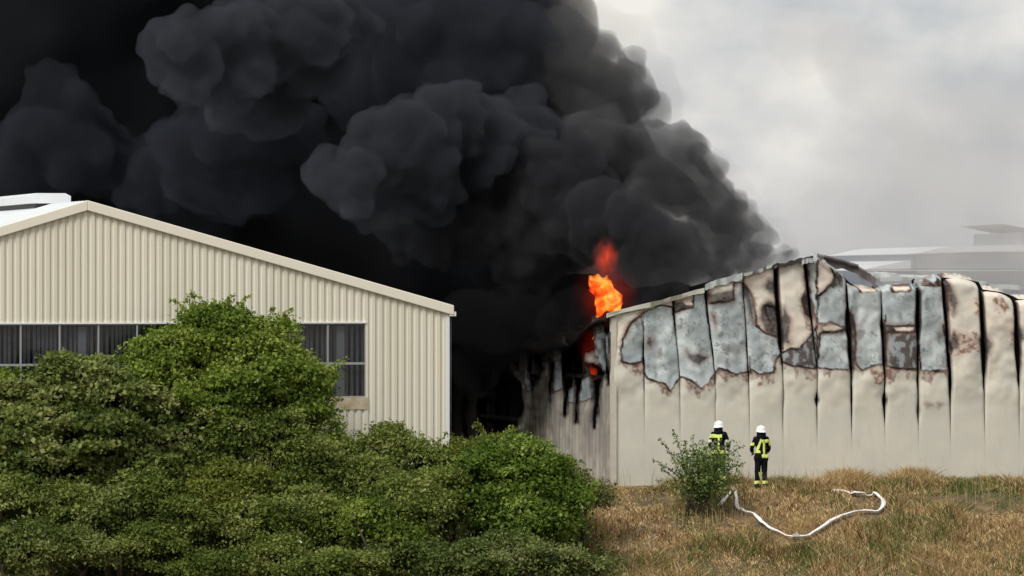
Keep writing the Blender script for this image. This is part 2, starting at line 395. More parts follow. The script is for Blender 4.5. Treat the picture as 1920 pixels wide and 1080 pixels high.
PALE = [z2([(200, 560), (250, 552), (330, 572), (260, 590), (205, 584)]), z2([(640, 572), (760, 566), (750, 584), (650, 590)]),
        z2([(412, 305), (500, 300), (540, 345), (440, 352)]), z2([(640, 322), (745, 318), (720, 345), (650, 350)]), z1([(575, 450), (610, 440), (640, 470), (590, 475)])]
BROWN = [z2([(1130, 390), (1165, 380), (1180, 500), (1140, 510)]), z2([(1010, 610), (1160, 600), (1150, 700), (1020, 750)]), z2([(1240, 390), (1310, 380), (1330, 500), (1260, 470)]),
         z2([(1370, 380), (1410, 380), (1415, 520), (1380, 500)]), z2([(1290, 650), (1400, 650), (1390, 690)]), z1([(200, 880), (310, 860), (290, 960), (220, 930)]),
         z2([(480, 830), (640, 830), (620, 900), (550, 930), (500, 910)]), z1([(420, 990), (480, 1010), (500, 1070), (430, 1060)]), z1([(1060, 930), (1120, 950), (1090, 1030)]), z1([(840, 930), (1000, 930), (900, 965)])]
def mixc(a, b_, k): return a * (1 - k[..., None]) + b_ * k[..., None]
def sm(x, a, b_): q = np.clip((x - a) / (b_ - a), 0, 1); return q * q * (3 - 2 * q)
def C3(*c): return np.array(c, float)
def burn_colour(px, py, seamd, topd):
    n1_ = fbm(px, py, 0, .09, 4, 11) - .5; n2_ = fbm(px, py, 5, .09, 4, 21) - .5; fine = fbm(px, py, 9, .22, 4, 31); big = fbm(px, py, 2, .035, 4, 41)
    qx = px + n1_ * 6.5; qy = py + n2_ * 7.5
    c = mixc(np.broadcast_to(C3(.64, .61, .52), px.shape + (3,)), C3(.72, .64, .55), 1 - sm(py, 600, 720))
    c = mixc(c, C3(.58, .57, .50), sm(big, .35, .65) * .7)
    drip = fbm(px * 1.0, py * .12, 3, .25, 3, 51)
    c = mixc(c, C3(.50, .475, .41), sm(drip, .58, .8) * .3)
    dg = np.full(px.shape, 1e9)
    for p in GREY: dg = np.minimum(dg, sdf(qx, qy, p))
    dm = np.full(px.shape, 1e9)
    for p in MOTT: dm = np.minimum(dm, sdf(qx, qy, p))
    dk = np.full(px.shape, 1e9)
    for p in DARK: dk = np.minimum(dk, sdf(qx, qy, p))
    dp = np.full(px.shape, 1e9)
    for p in PALE: dp = np.minimum(dp, sdf(qx, qy, p))
    db = np.full(px.shape, 1e9)
    for p in BROWN: db = np.minimum(db, sdf(px + n1_ * 26, py + n2_ * 26, p))
    dg = dg - 2.2; do = np.full(px.shape, 1e9)
    for p in OPEN: do = np.minimum(do, sdf(qx, qy, p))
    dd = np.minimum(dg, dm)
    # brown scorch round the peeled patches, cream beyond
    halo = 4 + 9 * sm(fine, .3, .75)
    c = mixc(c, C3(.24, .14, .105), (1 - sm(dd, 1.5, halo)) * (.35 + .5 * sm(big, .4, .6)))
    c = mixc(c, C3(.27, .15, .11), (1 - sm(db, -3, 3)) * (.25 + .75 * sm(fine, .42, .6)))
    # brown runs hanging under the peeled patches
    run = 3 + 22 * sm(fbm(px, 0 * px, 2, .11, 3, 55), .42, .75); rd = np.full(px.shape, 1e9)
    for p in GREY + MOTT: rd = np.minimum(rd, sdf(qx, qy - run, p))
    c = mixc(c, C3(.20, .115, .095), (1 - sm(rd - 2.2, -2, 1.5)) * (.35 + .5 * sm(fine, .3, .7)))
    grey = mixc(np.broadcast_to(C3(.36, .41, .42), px.shape + (3,)), C3(.55, .60, .60), sm(fbm(px, py * .45, 6, .05, 4, 33), .35, .68))
    grey = grey * (.9 + .2 * fine)[..., None]
    grey = mixc(grey, C3(.20, .22, .23), sm(fbm(px, py, 1, .05, 5, 61), .54, .72) * .42)
    grey = mixc(grey, C3(.13, .10, .09), sm(fbm(px, py * .8, 4, .08, 4, 66), .62, .72) * .5)
    vein = np.abs(fbm(px, py * .7, 7, .055, 4, 63) - .5); grey = mixc(grey, C3(.16, .17, .175), (1 - sm(vein, .004, .018)) * sm(fbm(px, py, 3, .03, 2, 64), .45, .6) * .8)
    c = mixc(c, grey, 1 - sm(dg, -1, .5))
    mo = mixc(np.broadcast_to(C3(.10, .085, .082), px.shape + (3,)), C3(.30, .33, .34), sm(fbm(px, py * .6, 0, .16, 4, 71), .48, .62))
    c = mixc(c, mo, 1 - sm(dm, -1, .5))
    c = mixc(c, C3(.018, .012, .012), (1 - sm(np.abs(dd), 1.1, 2.8)) * (.5 + .5 * sm(fbm(px, py, 8, .05, 3, 81), .3, .5)))
    c = mixc(c, C3(.035, .026, .026), (1 - sm(dk, -4, 3)) * (.7 + .3 * fine)); c = mixc(c, C3(.30, .19, .15), sm(dk, -2, 1) * (1 - sm(dk, 1, 8)) * .45)
    c = mixc(c, mixc(np.broadcast_to(C3(.16, .10, .085), px.shape + (3,)), C3(.05, .035, .03), sm(fine, .45, .6)), 1 - sm(do, -1, 1))
    c = mixc(c, C3(.72, .62, .52), 1 - sm(dp, -1, 1))
    # soot along open seams
    sw = np.clip(seamd[1], 0, 8)
    c = mixc(c, C3(.022, .016, .016), (1 - sm(seamd[0], sw * .3, 1.5 + sw * 1.0)) * np.clip(sw / 2.5, 0, 1))
    c = mixc(c, C3(.10, .07, .06), (1 - sm(topd, 1, 9)) * sm(fine, .35, .6) * .6)
    return np.clip(c, .01, .85), dg
# seams: (px at top, py top, px at bottom, [(py, half gap px), ...])
SEAMS = [(1150, 590, 1150, [(590, 0), (900, 0)]),
         (1206, 574, 1208, [(570, .4), (640, .5), (690, 1.5), (720, 1.2), (800, .6), (900, .3)]),
         (1262, 556, 1275, [(556, 4), (600, 3.2), (640, 2), (700, 1.3), (800, .9), (900, .3)]),
         (1322, 540, 1341, [(540, 3.5), (570, 2.5), (640, 1.3), (700, .8), (800, 1), (900, .3)]),
         (1392, 520, 1405, [(520, 3), (600, 2.0), (680, 1.6), (700, 3), (720, 1.5), (800, .9), (900, .3)]),
         (1454, 500, 1468, [(500, 4.5), (560, 3.5), (640, 4.5), (665, 2), (700, 1), (760, 1.3), (800, .9), (900, .3)]),
         (1510, 485, 1532, [(485, 3.5), (560, 3.0), (640, 1.5), (720, 1), (735, 1.2), (750, 4), (765, 1.2), (800, 1.2), (850, .3)]),
         (1586, 500, 1597, [(500, 1), (575, 1.5), (590, 4), (690, 3.6), (720, 2), (800, 1.3), (850, .3)]),
         (1652, 530, 1659, [(530, 1), (590, 1.5), (610, 3.5), (690, 3), (735, 1.3), (750, 4.5), (762, 3), (800, .8), (860, .3)]),
         (1722, 530, 1722, [(530, 1.5), (550, 4), (620, 5), (645, 2.5), (700, 2.6), (750, 2), (770, 3), (800, .8), (860, .3)]),
         (1768, 510, 1782, [(510, 3.5), (600, 3.5), (700, 2.6), (720, 3), (760, 1.5), (860, .3)]),
         (1838, 516, 1846, [(516, 2), (545, 5), (600, 5.5), (670, 6), (700, 3.5), (740, 1.4), (860, .3)]),
         (1903, 540, 1911, [(540, 2), (570, 4), (640, 5), (680, 4), (740, 1.2), (860, .3)]),
         (1975, 550, 1977, [(550, 2), (640, 3), (700, 1), (900, .3)])]
TOP = [(1140, 594), (1150, 590), (1208, 573), (1262, 557), (1325, 541), (1395, 519), (1450, 502), (1475, 494), (1500, 490), (1522, 486), (1552, 489), (1572, 503), (1590, 522), (1600, 530), (1640, 538), (1655, 534),
       (1700, 531), (1722, 530), (1740, 520), (1766, 513), (1772, 511), (1805, 512), (1838, 519), (1846, 533), (1880, 538), (1903, 546), (1912, 551), (1980, 556)]
TX = np.array([a for a, _ in TOP], float); TY = np.array([b_ for _, b_ in TOP], float)
def seam_x(i, py):
    s_ = SEAMS[i]; return np.interp(py, [s_[1], 700], [s_[0], s_[2]])
def seam_w(i, py):
    return np.interp(py, [a for a, _ in SEAMS[i][3]], [b_ for _, b_ in SEAMS[i][3]]) * np.interp(py, [560, 780, 840], [.72, .6, .12]) * (.62 if i < 5 else 1.)
NV, NU = 200, 30
for i in range(len(SEAMS) - 1):
    v = np.linspace(0, 1, NV)[:, None] * np.ones((1, NU)); u = np.linspace(0, 1, NU)[None, :] * np.ones((NV, 1))
    ptop0 = np.interp(seam_x(i, 600) + u * (seam_x(i + 1, 600) - seam_x(i, 600)), TX, TY)
    if i >= 8: ptop0 = ptop0 + 3 * (np.abs(u - .5) * 2) ** 4
    if i in (5, 6): ptop0 = ptop0 + (fbm(u * 9, 0 * u, i, 1, 3, 5) - .5) * 9
    py = ptop0 + (925 - ptop0) * v
    xl = seam_x(i, py) + seam_w(i, py) * (.75 + .5 * fbm(py * .1, py * 0, i, 1, 3, 7)); xr = seam_x(i + 1, py) - seam_w(i + 1, py) * (.75 + .5 * fbm(py * .1, py * 0, i, 1, 3, 8))
    px = xl + (xr - xl) * u
    sl_ = px - seam_x(i, py); sr_ = seam_x(i + 1, py) - px
    near = np.where(sl_ < sr_, sl_, sr_); nw = np.where(sl_ < sr_, seam_w(i, py), seam_w(i + 1, py))
    colr, dg = burn_colour(px, py, (near - nw, nw), py - ptop0)
    X = Wx(px); Z = Wz(px, py)
    hot = 1 - sm(py, 700, 800)                                   # buckling is worst near the roof
    bul = np.sin(np.pi * np.clip(u, 0, 1)) ** .6
    Y = -.02 - bul * .055 * hot - (fbm(X, Z, i, 1.3, 3, 77) - .5) * .22 * hot - (fbm(X, Z, i, 4, 2, 78) - .5) * .02 * hot
    Y += .035 * (1 - sm(dg, -2, 1)) + .06 * (1 - sm(dg, -14, -2)) * (fbm(X, Z, 3, 3, 2, 79) - .3)
    edge = (1 - np.sin(np.pi * u)) ** 8; Y += edge * .07 * np.clip(nw / 2, 0, 1)
    if i >= 7:                                                  # tops curl back over the roof edge
        k = 1 - sm(py - ptop0, 0, 26 if i >= 10 else 14); Y += k ** 2 * (.55 if i >= 10 else .3)
    Vv = np.stack([X, Y, Z], -1).reshape(-1, 3)
    q = np.arange(NU - 1)[None, :] + NU * np.arange(NV - 1)[:, None]
    Fq = np.stack([q, q + NU, q + NU + 1, q + 1], -1).reshape(-1, 4)
    o = mesh_np('wall_panel', Vv, Fq, M['burnt'], burn, colr.reshape(-1, 3), True)
    sd_ = o.modifiers.new('thick', 'SOLIDIFY'); sd_.thickness = .03; sd_.offset = -1; sd_.use_rim = False

# side wall panels, with burnt-out openings
HOLE = [z3([(750, 280), (800, 300), (812, 480), (790, 560), (768, 700), (757, 690), (770, 560), (755, 400)]), z3([(800, 290), (890, 330), (905, 440), (860, 500), (845, 560), (842, 740), (835, 740), (832, 560), (815, 440)]),
        z3([(900, 380), (960, 400), (985, 440), (972, 600), (945, 765), (938, 760), (932, 600), (925, 480)]), z3([(545, 260), (620, 290), (622, 420), (595, 540), (575, 520), (545, 400)]),
        z3([(672, 360), (690, 400), (705, 470), (692, 610), (682, 610), (680, 480)]), z3([(880, 200), (945, 190), (930, 300), (885, 330)]),
        z3([(990, 250), (1005, 240), (1030, 430), (1045, 505), (1030, 505), (1005, 440)]),
        z3([(240, 600), (330, 560), (420, 400), (500, 500), (515, 640), (470, 800), (430, 860), (250, 860)]), z3([(60, 200), (120, 200), (108, 900), (60, 900)]), z3([(150, 560), (200, 540), (180, 700), (195, 840), (150, 760)]),
        z3([(240, 200), (520, 150), (500, 420), (440, 330), (340, 420), (330, 560), (250, 540)])]
SG = [z3([(775, 525), (835, 515), (838, 620), (800, 620), (775, 600)]), z3([(850, 560), (880, 470), (925, 450), (938, 580), (900, 600), (848, 620)]), z3([(950, 210), (1040, 170), (1045, 420), (990, 450), (960, 370), (930, 330)]),
      z3([(520, 460), (570, 460), (590, 540), (545, 550)]), z3([(700, 380), (755, 360), (760, 520), (710, 560)]), z3([(350, 330), (440, 330), (440, 420), (380, 430)])]
NU2, NV2 = 36, 170
for k in range(17):
    d = k + np.linspace(.004, .996, NU2)[None, :] * np.ones((NV2, 1)); ztop = 5.8 - 1.06
    Z = np.linspace(ztop, -.3, NV2)[:, None] * np.ones((1, NU2))
    P = to_world(0 * d, d, Z); px, py = proj(P)
    n1_ = fbm(px, py, 0, .12, 3, 14) - .5; n2_ = fbm(px, py, 5, .12, 3, 24) - .5; fine = fbm(px, py, 9, .25, 4, 34)
    qx = px + n1_ * 3.5; qy = py + n2_ * 8
    dh = np.full(px.shape, 1e9)
    for p in HOLE: dh = np.minimum(dh, sdf(qx, qy, p))
    lid = py - (np.where(px > 1098, 603, 648) + 50 * (fbm(px, 0 * px, 0, .05, 3, 57) - .5) * 2); dh = np.minimum(dh, lid)
    dg = np.full(px.shape, 1e9)
    for p in SG: dg = np.minimum(dg, sdf(qx, qy, p))
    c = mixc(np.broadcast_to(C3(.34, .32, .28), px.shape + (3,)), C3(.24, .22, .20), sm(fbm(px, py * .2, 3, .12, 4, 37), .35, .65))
    c = mixc(c, C3(.22, .17, .14), (1 - sm(dg, 0, 8)) * .7); c = mixc(c, C3(.30, .34, .36), 1 - sm(dg, -1.5, .5)); c = mixc(c, C3(.04, .03, .03), 1 - sm(np.abs(dg), .4, 1.6))
    c = mixc(c, C3(.03, .024, .022), 1 - sm(dh, .5, 5 + 5 * fine))
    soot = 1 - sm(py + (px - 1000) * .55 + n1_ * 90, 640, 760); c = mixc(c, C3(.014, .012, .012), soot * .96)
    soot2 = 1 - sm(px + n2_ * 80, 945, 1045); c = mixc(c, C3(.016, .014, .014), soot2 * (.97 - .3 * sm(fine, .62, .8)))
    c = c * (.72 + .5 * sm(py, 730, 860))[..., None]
    xo = -.015 - .05 * np.sin(np.pi * (d - k)) - (fbm(d, Z, 0, 1.2, 3, 44) - .5) * .30 * (1 - sm(py, 720, 840)) - .015 * np.sin((d - k) * 19)
    Vv = np.stack([xo, d, Z], -1).reshape(-1, 3)
    q = np.arange(NU2 - 1)[None, :] + NU2 * np.arange(NV2 - 1)[:, None]
    Fq = np.stack([q, q + 1, q + NU2 + 1, q + NU2], -1).reshape(-1, 4)
    keep = (dh.ravel()[Fq].min(1) > 0); Fq = Fq[keep]
    if len(Fq) == 0: continue
    o = mesh_np('side_panel', Vv, Fq, M['burnt'], burn, c.reshape(-1, 3), True)
    sd_ = o.modifiers.new('thick', 'SOLIDIFY'); sd_.thickness = .025; sd_.offset = -1; sd_.use_rim = False
# charred cores behind the skins, floor, far walls
b = MB()
tp = [(Wx(a), Wz(a, y_) - .14) for a, y_ in TOP[1:]]
b.prism([(0.25, -.3)] + [(x_ + .02, z_) for x_, z_ in tp] + [(tp[-1][0], -.3)], .18, .22); b.build('charred_core', M['char'], burn)
b = MB(); b.box(.9, .95, .3, 24, -.3, 4.4); b.build('inner_wall', M['char'], burn)
b = MB(); b.box(0, 13, 23.9, 24.1, -.3, 4.6); b.box(13.0, 13.1, .3, 24, -.3, 5.0); b.build('rear_wall', M['char'], burn)
for dd_ in (3.2, 8.4, 13.4, 18.4):
    b = MB(); b.box(.12, .34, dd_, dd_ + .2, -.3, 4.5); b.build('steel_column', M['char'], burn)
for zz in (1.6, 3.0, 4.3):
    b = MB(); b.box(.06, .14, .4, 23.5, zz, zz + .1); b.build('wall_rail', M['char'], burn)
b = MB(); b.box(.0, .07, -.07, .0, -.3, 4.7); b.box(-.07, .0, -.07, .10, -.3, 4.7); b.build('corner_trim', mat('pale_corner', (.58, .54, .46), .5, noise=(4, .5, (.4, .36, .3))), burn)
# sagging charred roof
nx, ny = 50, 40
x_ = np.linspace(-.15, 7.3, nx)[None, :] * np.ones((ny, 1)); y_ = np.linspace(.1, 23, ny)[:, None] * np.ones((1, nx))
zt = np.interp(Wx(TX), Wx(TX), [Wz(a, b_) for a, b_ in TOP]); zz = np.interp(x_, Wx(TX), zt) - .06
zz = zz - 1.6 * sm(y_, .5, 6) * (fbm(x_, y_, 0, .35, 3, 91)) - .12
V = np.stack([x_, y_, zz], -1).reshape(-1, 3); q = np.arange(nx - 1)[None, :] + nx * np.arange(ny - 1)[:, None]
mesh_np('sagging_roof', V, np.stack([q, q + 1, q + nx + 1, q + nx], -1).reshape(-1, 4), M['char'], burn, smooth=True).modifiers.new('t', 'SOLIDIFY').thickness = -.1
# bent verge trim lengths
def strip(pts, th, name, c0, c1, depth=(-.16, .1), seed=0, m='verge', wob=1.2, parent=None):
    n = 60; P = np.array(pts, float); tt = np.linspace(0, 1, n)
    seg = np.concatenate([[0], np.cumsum(np.hypot(*np.diff(P, axis=0).T))]); seg /= seg[-1]
    px = np.interp(tt, seg, P[:, 0]); py = np.interp(tt, seg, P[:, 1]) + (fbm(tt * 9, 0 * tt, seed, 1, 3, 13) - .5) * 2 * wob
    th_ = th * (.75 + .5 * fbm(tt * 7, 0 * tt, seed + 3, 1, 3, 15)); V = []; C = []
    for j, (dy, top) in enumerate(((depth[0], 0), (depth[0], 1), (depth[1], 1), (depth[1], 0))):
        yo = dy + (fbm(tt * 6, 0 * tt, seed + 5, 1, 2, 17) - .5) * .08
        V.append(np.stack([Wx(px, yo), yo, Wz(px, py + (th_ if top == 0 else 0) - (3 if dy > .3 else 0), yo)], -1))
        k = sm(fbm(tt * 8, 0 * tt + j * .4, seed, 1, 4, 19), .48, .66); C.append(mixc(np.broadcast_to(C3(*c0), (n, 3)), C3(*c1), k))
    V = np.stack(V, 1).reshape(-1, 3); C = np.stack(C, 1).reshape(-1, 3); Fq = []
    for i in range(n - 1):
        for j in range(4): Fq.append([i * 4 + j, i * 4 + (j + 1) % 4, (i + 1) * 4 + (j + 1) % 4, (i + 1) * 4 + j])
    Fq += [[0, 1, 2, 3], [(n - 1) * 4 + j for j in (3, 2, 1, 0)]]
    return mesh_np(name, V, Fq, M[m], parent or burn, C)
strip([(1137, 588), (1165, 580), (1240, 562), (1300, 545), (1321, 539)], 9, 'verge_trim', (.55, .55, .47), (.22, .2, .17), seed=1)
strip([(1322, 533), (1345, 524), (1392, 512)], 12, 'verge_trim', (.48, .53, .52), (.3, .32, .3), seed=2)
strip([(1393, 513), (1420, 506), (1447, 496)], 6, 'verge_trim', (.40, .43, .41), (.12, .11, .1), seed=4)
strip([(1447, 497), (1470, 493), (1500, 486), (1525, 478)], 7, 'verge_trim', (.05, .045, .045), (.02, .02, .02), seed=6, wob=5)
strip([(1503, 488), (1517, 482), (1529, 484)], 9, 'torn_sheet', (.42, .46, .48), (.25, .27, .28), seed=9, wob=3, depth=(-.24, -.1))
strip([(1527, 471), (1533, 482), (1545, 490), (1560, 500), (1580, 514)], 4, 'torn_sheet', (.45, .47, .48), (.2, .2, .2), seed=8, wob=1, depth=(-.2, -.14))
strip([(1532, 478), (1570, 488), (1605, 500), (1632, 514), (1642, 526)], 14, 'verge_trim', (.17, .15, .15), (.10, .085, .085), seed=12, depth=(.1, 2.5))
strip([(1545, 481), (1575, 488), (1610, 499)], 4, 'verge_trim', (.03, .03, .03), (.05, .04, .04), seed=15, depth=(.0, 1.5))
# pale roof sheets still lying right of the ridge
for j, (a, b_, y0, y1, dd_) in enumerate(((1625, 1700, 512, 519, 1.2), (1640, 1790, 516, 524, .9), (1650, 1850, 522, 530, .7), (1850, 1990, 536, 545, .8))):
    strip([(a, y0), ((a + b_) / 2, y0 + 1.5), (b_, y1)], 9, 'roof_sheet', (.56, .58, .57), (.40, .42, .42), seed=20 + j, depth=(dd_, dd_ + 5 - j), wob=1.5)
b = MB(); px_ = 1709; b.tube([(Wx(1709), -.1, Wz(1709, 531)), (Wx(1708), -.12, Wz(1708, 526)), (Wx(1711), -.1, Wz(1711, 524))], .035, 6); b.build('charred_clip', M['char'], burn)

# ------------------------------------------------------------------ far halls in thin smoke
fh = empty('distant_hall', (28, 330, 0), math.radians(8))
tag(fh, 'pale grey distant hall with raised roof monitor, hazy behind the burnt panels', 'warehouse')
def fz(py, Y=330.): return ZC + (HZ - py) / F * Y
b = MB(); b.box(-8, 40, 0, 30, 0, fz(508)); b.build('wall', M['far'], fh)
b = MB(); b.prism([(-4.5, fz(508)), (-1.2, fz(490)), (1, fz(484)), (40, fz(478)), (40, fz(505)), (-4.5, fz(505.5))], -.5, 30); b.build('lower_roof', M['farroof'], fh)
b = MB(); b.prism([(-.7, fz(503)), (-.7, fz(476)), (40, fz(458)), (40, fz(503))], -1.2, 26); b.build('monitor_wall', M['far'], fh)
b = MB(); b.prism([(-.9, fz(477)), (.9, fz(466)), (2, fz(462)), (40, fz(441)), (40, fz(456)), (-.9, fz(475.5))], -1.8, 27); b.build('monitor_roof', M['farroof'], fh)
M['shed'] = mat('pale_shed_wall', (.42, .46, .50), .7)
fh2 = empty('distant_shed', (45, 430, 0), math.radians(5))
tag(fh2, 'faint blue grey roof corner higher behind the distant hall', 'warehouse')
b = MB(); b.box(0, 40, 0, 20, 0, fz(436, 430)); b.build('wall', M['shed'], fh2)
b = MB(); b.prism([(-1.2, fz(420, 430)), (40, fz(395, 430)), (40, fz(433, 430)), (2, fz(433, 430))], -1, 21); b.build('roof', M['farroof'], fh2)

# ------------------------------------------------------------------ smoke: billows as closed bodies of even smoke
def ico(sub):
    bm = bmesh.new(); bmesh.ops.create_icosphere(bm, subdivisions=sub, radius=1)
    v = np.array([p.co[:] for p in bm.verts]); f = np.array([[x.index for x in q.verts] for q in bm.faces]); bm.free(); return v, f
ICO2, ICO3 = ico(2), ico(3)
def billow(name, lumps, voxel, material, kids=14, gk=5, seed=1, disp=((1.1, .28), (.42, .13)), kr=(.32, .55), squash=None):
    r = np.random.default_rng(seed); Vs = []; Fs = []; n = 0
    def add(c, rad):
        nonlocal n
        v, f = ICO3 if rad > 1.0 else ICO2
        Vs.append(v * rad + c); Fs.append(f + n); n += len(v)
    for (px, py, Y, rp_) in lumps:
        c = at(px, py, Y); R = rp_ / F * Y; add(c, R)
        for _ in range(kids):
            d_ = r.normal(size=3); d_[1] = -abs(d_[1]) if r.random() < .7 else d_[1]; d_ /= np.linalg.norm(d_)
            R2 = R * r.uniform(*kr); c2 = c + d_ * (R * r.uniform(.72, .95)); add(c2, R2)
            for _ in range(gk + 2):
                e_ = r.normal(size=3) + d_ * .8; e_ /= np.linalg.norm(e_); add(c2 + e_ * R2 * .85, R2 * r.uniform(.3, .5))
    o = mesh_np(name, np.concatenate(Vs), np.concatenate(Fs), material)
    rm = o.modifiers.new('r', 'REMESH'); rm.mode = 'VOXEL'; rm.voxel_size = voxel
    sm_ = o.modifiers.new('s', 'SMOOTH'); sm_.factor = .6; sm_.iterations = 2
    for q, (sc, st) in enumerate(disp):
        tx = bpy.data.textures.new(name + str(q), 'CLOUDS'); tx.noise_scale = sc; tx.noise_depth = 3
        dm = o.modifiers.new('d%d' % q, 'DISPLACE'); dm.texture = tx; dm.strength = st; dm.mid_level = .5; dm.texture_coords = 'GLOBAL'
    rm2 = o.modifiers.new('r2', 'REMESH'); rm2.mode = 'VOXEL'; rm2.voxel_size = voxel * .68
    s2_ = o.modifiers.new('s2', 'SMOOTH'); s2_.factor = .35; s2_.iterations = 1
    dg_ = bpy.context.evaluated_depsgraph_get(); ev = o.evaluated_get(dg_); me = bpy.data.meshes.new_from_object(ev)
    # keep only the large closed bodies, drop crumbs and inner voids left by the remesh
    nv = len(me.vertices); ed = np.empty(len(me.edges) * 2, dtype=np.int32); me.edges.foreach_get('vertices', ed); ed = ed.reshape(-1, 2); lab = np.arange(nv)
    while True:
        m_ = np.minimum(lab[ed[:, 0]], lab[ed[:, 1]]); new = lab.copy(); np.minimum.at(new, ed[:, 0], m_); np.minimum.at(new, ed[:, 1], m_); np.minimum.at(new, lab[ed[:, 0]], m_); np.minimum.at(new, lab[ed[:, 1]], m_)
        new = new[new]
        if (new == lab).all(): break
        lab = new
    cnt = np.bincount(lab, minlength=nv); bad = cnt[lab] < max(60, cnt.max() * .03)
    if bad.any():
        bm = bmesh.new(); bm.from_mesh(me); bm.verts.ensure_lookup_table(); bmesh.ops.delete(bm, geom=[bm.verts[i] for i in np.where(bad)[0]], context='VERTS'); bm.to_mesh(me); bm.free()
    o.modifiers.clear(); o.data = me; me.materials.clear(); me.materials.append(material)
    me.polygons.foreach_set('use_smooth', np.ones(len(me.polygons), dtype=bool))
    return o
SM_DARK = vol_mat('sooty_smoke', 1.1, (.30, .32, .36), .0)
SM_BLACK = vol_mat('black_smoke', .9, (.035, .038, .045), .0)
SM_THIN = vol_mat('brown_smoke', .17, (.52, .45, .40), .3)
SM_PALE = vol_mat('pale_smoke', .085, (.88, .885, .90), .2)
SM_MID = vol_mat('sooty_smoke', 1.7, (.080, .089, .108))
SM_LEFT = vol_mat('far_sooty_smoke', 1.1, (.050, .057, .072))
SM_TOP = vol_mat('grey_smoke', 1.0, (.140, .142, .150))
SM_EDGE = vol_mat('streaming_smoke', 1.4, (.092, .093, .100))
SM_LOW = vol_mat('fresh_smoke', 2.0, (.072, .075, .084))
SM_BLUE = vol_mat('blue_black_smoke', 1.1, (.062, .070, .088))
DSP = ((1.3, .5), (.5, .36), (.22, .18))
gA = [(350, 110, 137, 78), (430, 105, 138, 85), (400, 130, 137.5, 70), (560, 60, 139, 85), (640, 40, 141, 60), (500, 170, 141, 90), (600, 130, 140, 60), (470, 60, 139.5, 60)]
gL = [(440, 270, 145, 130), (330, 330, 148, 100), (110, 270, 148, 110), (230, 390, 150, 90), (60, 350, 149, 80), (540, 250, 144, 60), (90, 190, 150, 60), (380, 420, 148, 60), (250, 30, 152, 90), (520, 340, 147, 50)]
gM = [(645, 340, 136, 58), (700, 290, 137, 68), (770, 265, 137, 70), (850, 225, 138, 70), (900, 270, 139, 80), (780, 340, 138, 75), (680, 380, 137, 45), (860, 350, 140, 75), (980, 260, 141, 80), (940, 340, 140, 60)]
gD = [(830, 430, 139, 60), (900, 420, 139, 60), (760, 430, 141, 50), (1010, 340, 139, 70), (1060, 340, 139, 70), (1130, 420, 137, 70), (1190, 430, 136, 65), (1240, 465, 135.5, 55), (1080, 430, 138, 70), (1290, 490, 135.5, 42), (1180, 510, 135.5, 50), (1230, 520, 135, 40), (1345, 500, 136, 30), (1000, 470, 139, 70), (960, 540, 141, 60), (1400, 480, 137, 24), (1260, 540, 135, 34), (1310, 520, 135.5, 26), (1210, 560, 135.2, 34)]
gB = [(820, 90, 144, 120), (930, 130, 144, 115), (700, 180, 146, 85), (900, 10, 146, 110), (720, 30, 147, 85), (600, -20, 148, 80), (780, 190, 145, 60), (960, 40, 146, 70), (860, 160, 142.5, 60)]
gT = [(1060, 110, 144, 80), (1110, 190, 144, 85), (1030, 60, 146, 56), (1125, 90, 146, 32), (1175, 170, 145, 54), (1185, 120, 147, 28), (1215, 205, 147, 36), (1240, 215, 147, 22), (1010, 30, 147, 45), (1110, 280, 142, 75), (1000, 190, 145, 70), (1140, 130, 144, 40)]
gE = [(1210, 290, 142, 52), (1270, 310, 142, 58), (1220, 350, 139, 45), (1300, 350, 142, 56), (1340, 380, 141, 48), (1380, 415, 140, 38), (1420, 445, 139, 30), (1455, 465, 137, 20), (1300, 290, 144, 22), (1340, 320, 144, 24), (1385, 375, 142, 20), (1340, 430, 139, 44), (1390, 460, 137, 26), (1150, 300, 142, 50), (1430, 480, 136, 26), (1465, 484, 135.4, 18), (1400, 495, 135.6, 26), (1370, 480, 137, 34), (1488, 478, 135, 11), (1475, 470, 136, 16), (1355, 520, 135.4, 20)]
s1 = billow('smoke_billow', gA, .11, SM_MID, seed=3, disp=DSP)
tag(s1, 'rounded dark grey smoke billow high above the ridge of the cream hall', 'smoke', kind='stuff')
s1 = billow('smoke_billow', gL, .14, SM_LEFT, seed=4, disp=DSP, kids=18)
tag(s1, 'dim charcoal smoke lumps low over the roof of the cream hall', 'smoke', kind='stuff')
s1 = billow('smoke_billow', gM, .10, SM_MID, seed=6, disp=DSP, kids=18, gk=7)
tag(s1, 'cauliflower shaped dark smoke head in the middle of the plume', 'smoke', kind='stuff')
s1 = billow('smoke_billow', gD, .10, SM_LOW, seed=7, disp=DSP, kids=16, gk=7)
tag(s1, 'near black smoke rolling up behind the fireball and the roof edge', 'smoke', kind='stuff')
s1 = billow('smoke_billow', gT, .13, SM_TOP, seed=9, disp=DSP, kids=18)
tag(s1, 'lighter grey top of the smoke plume against the sky', 'smoke', kind='stuff')
s1 = billow('smoke_billow', gB, .13, SM_BLUE, seed=19, disp=DSP, kids=18)
tag(s1, 'blue black smoke mass at the top of the picture behind the cauliflower shaped head', 'smoke', kind='stuff')
s1 = billow('smoke_billow', gE, .10, SM_EDGE, seed=10, disp=DSP, kids=16, gk=7)
tag(s1, 'smoke stream climbing from the collapsed roof ridge along the bright sky', 'smoke', kind='stuff')
back = []
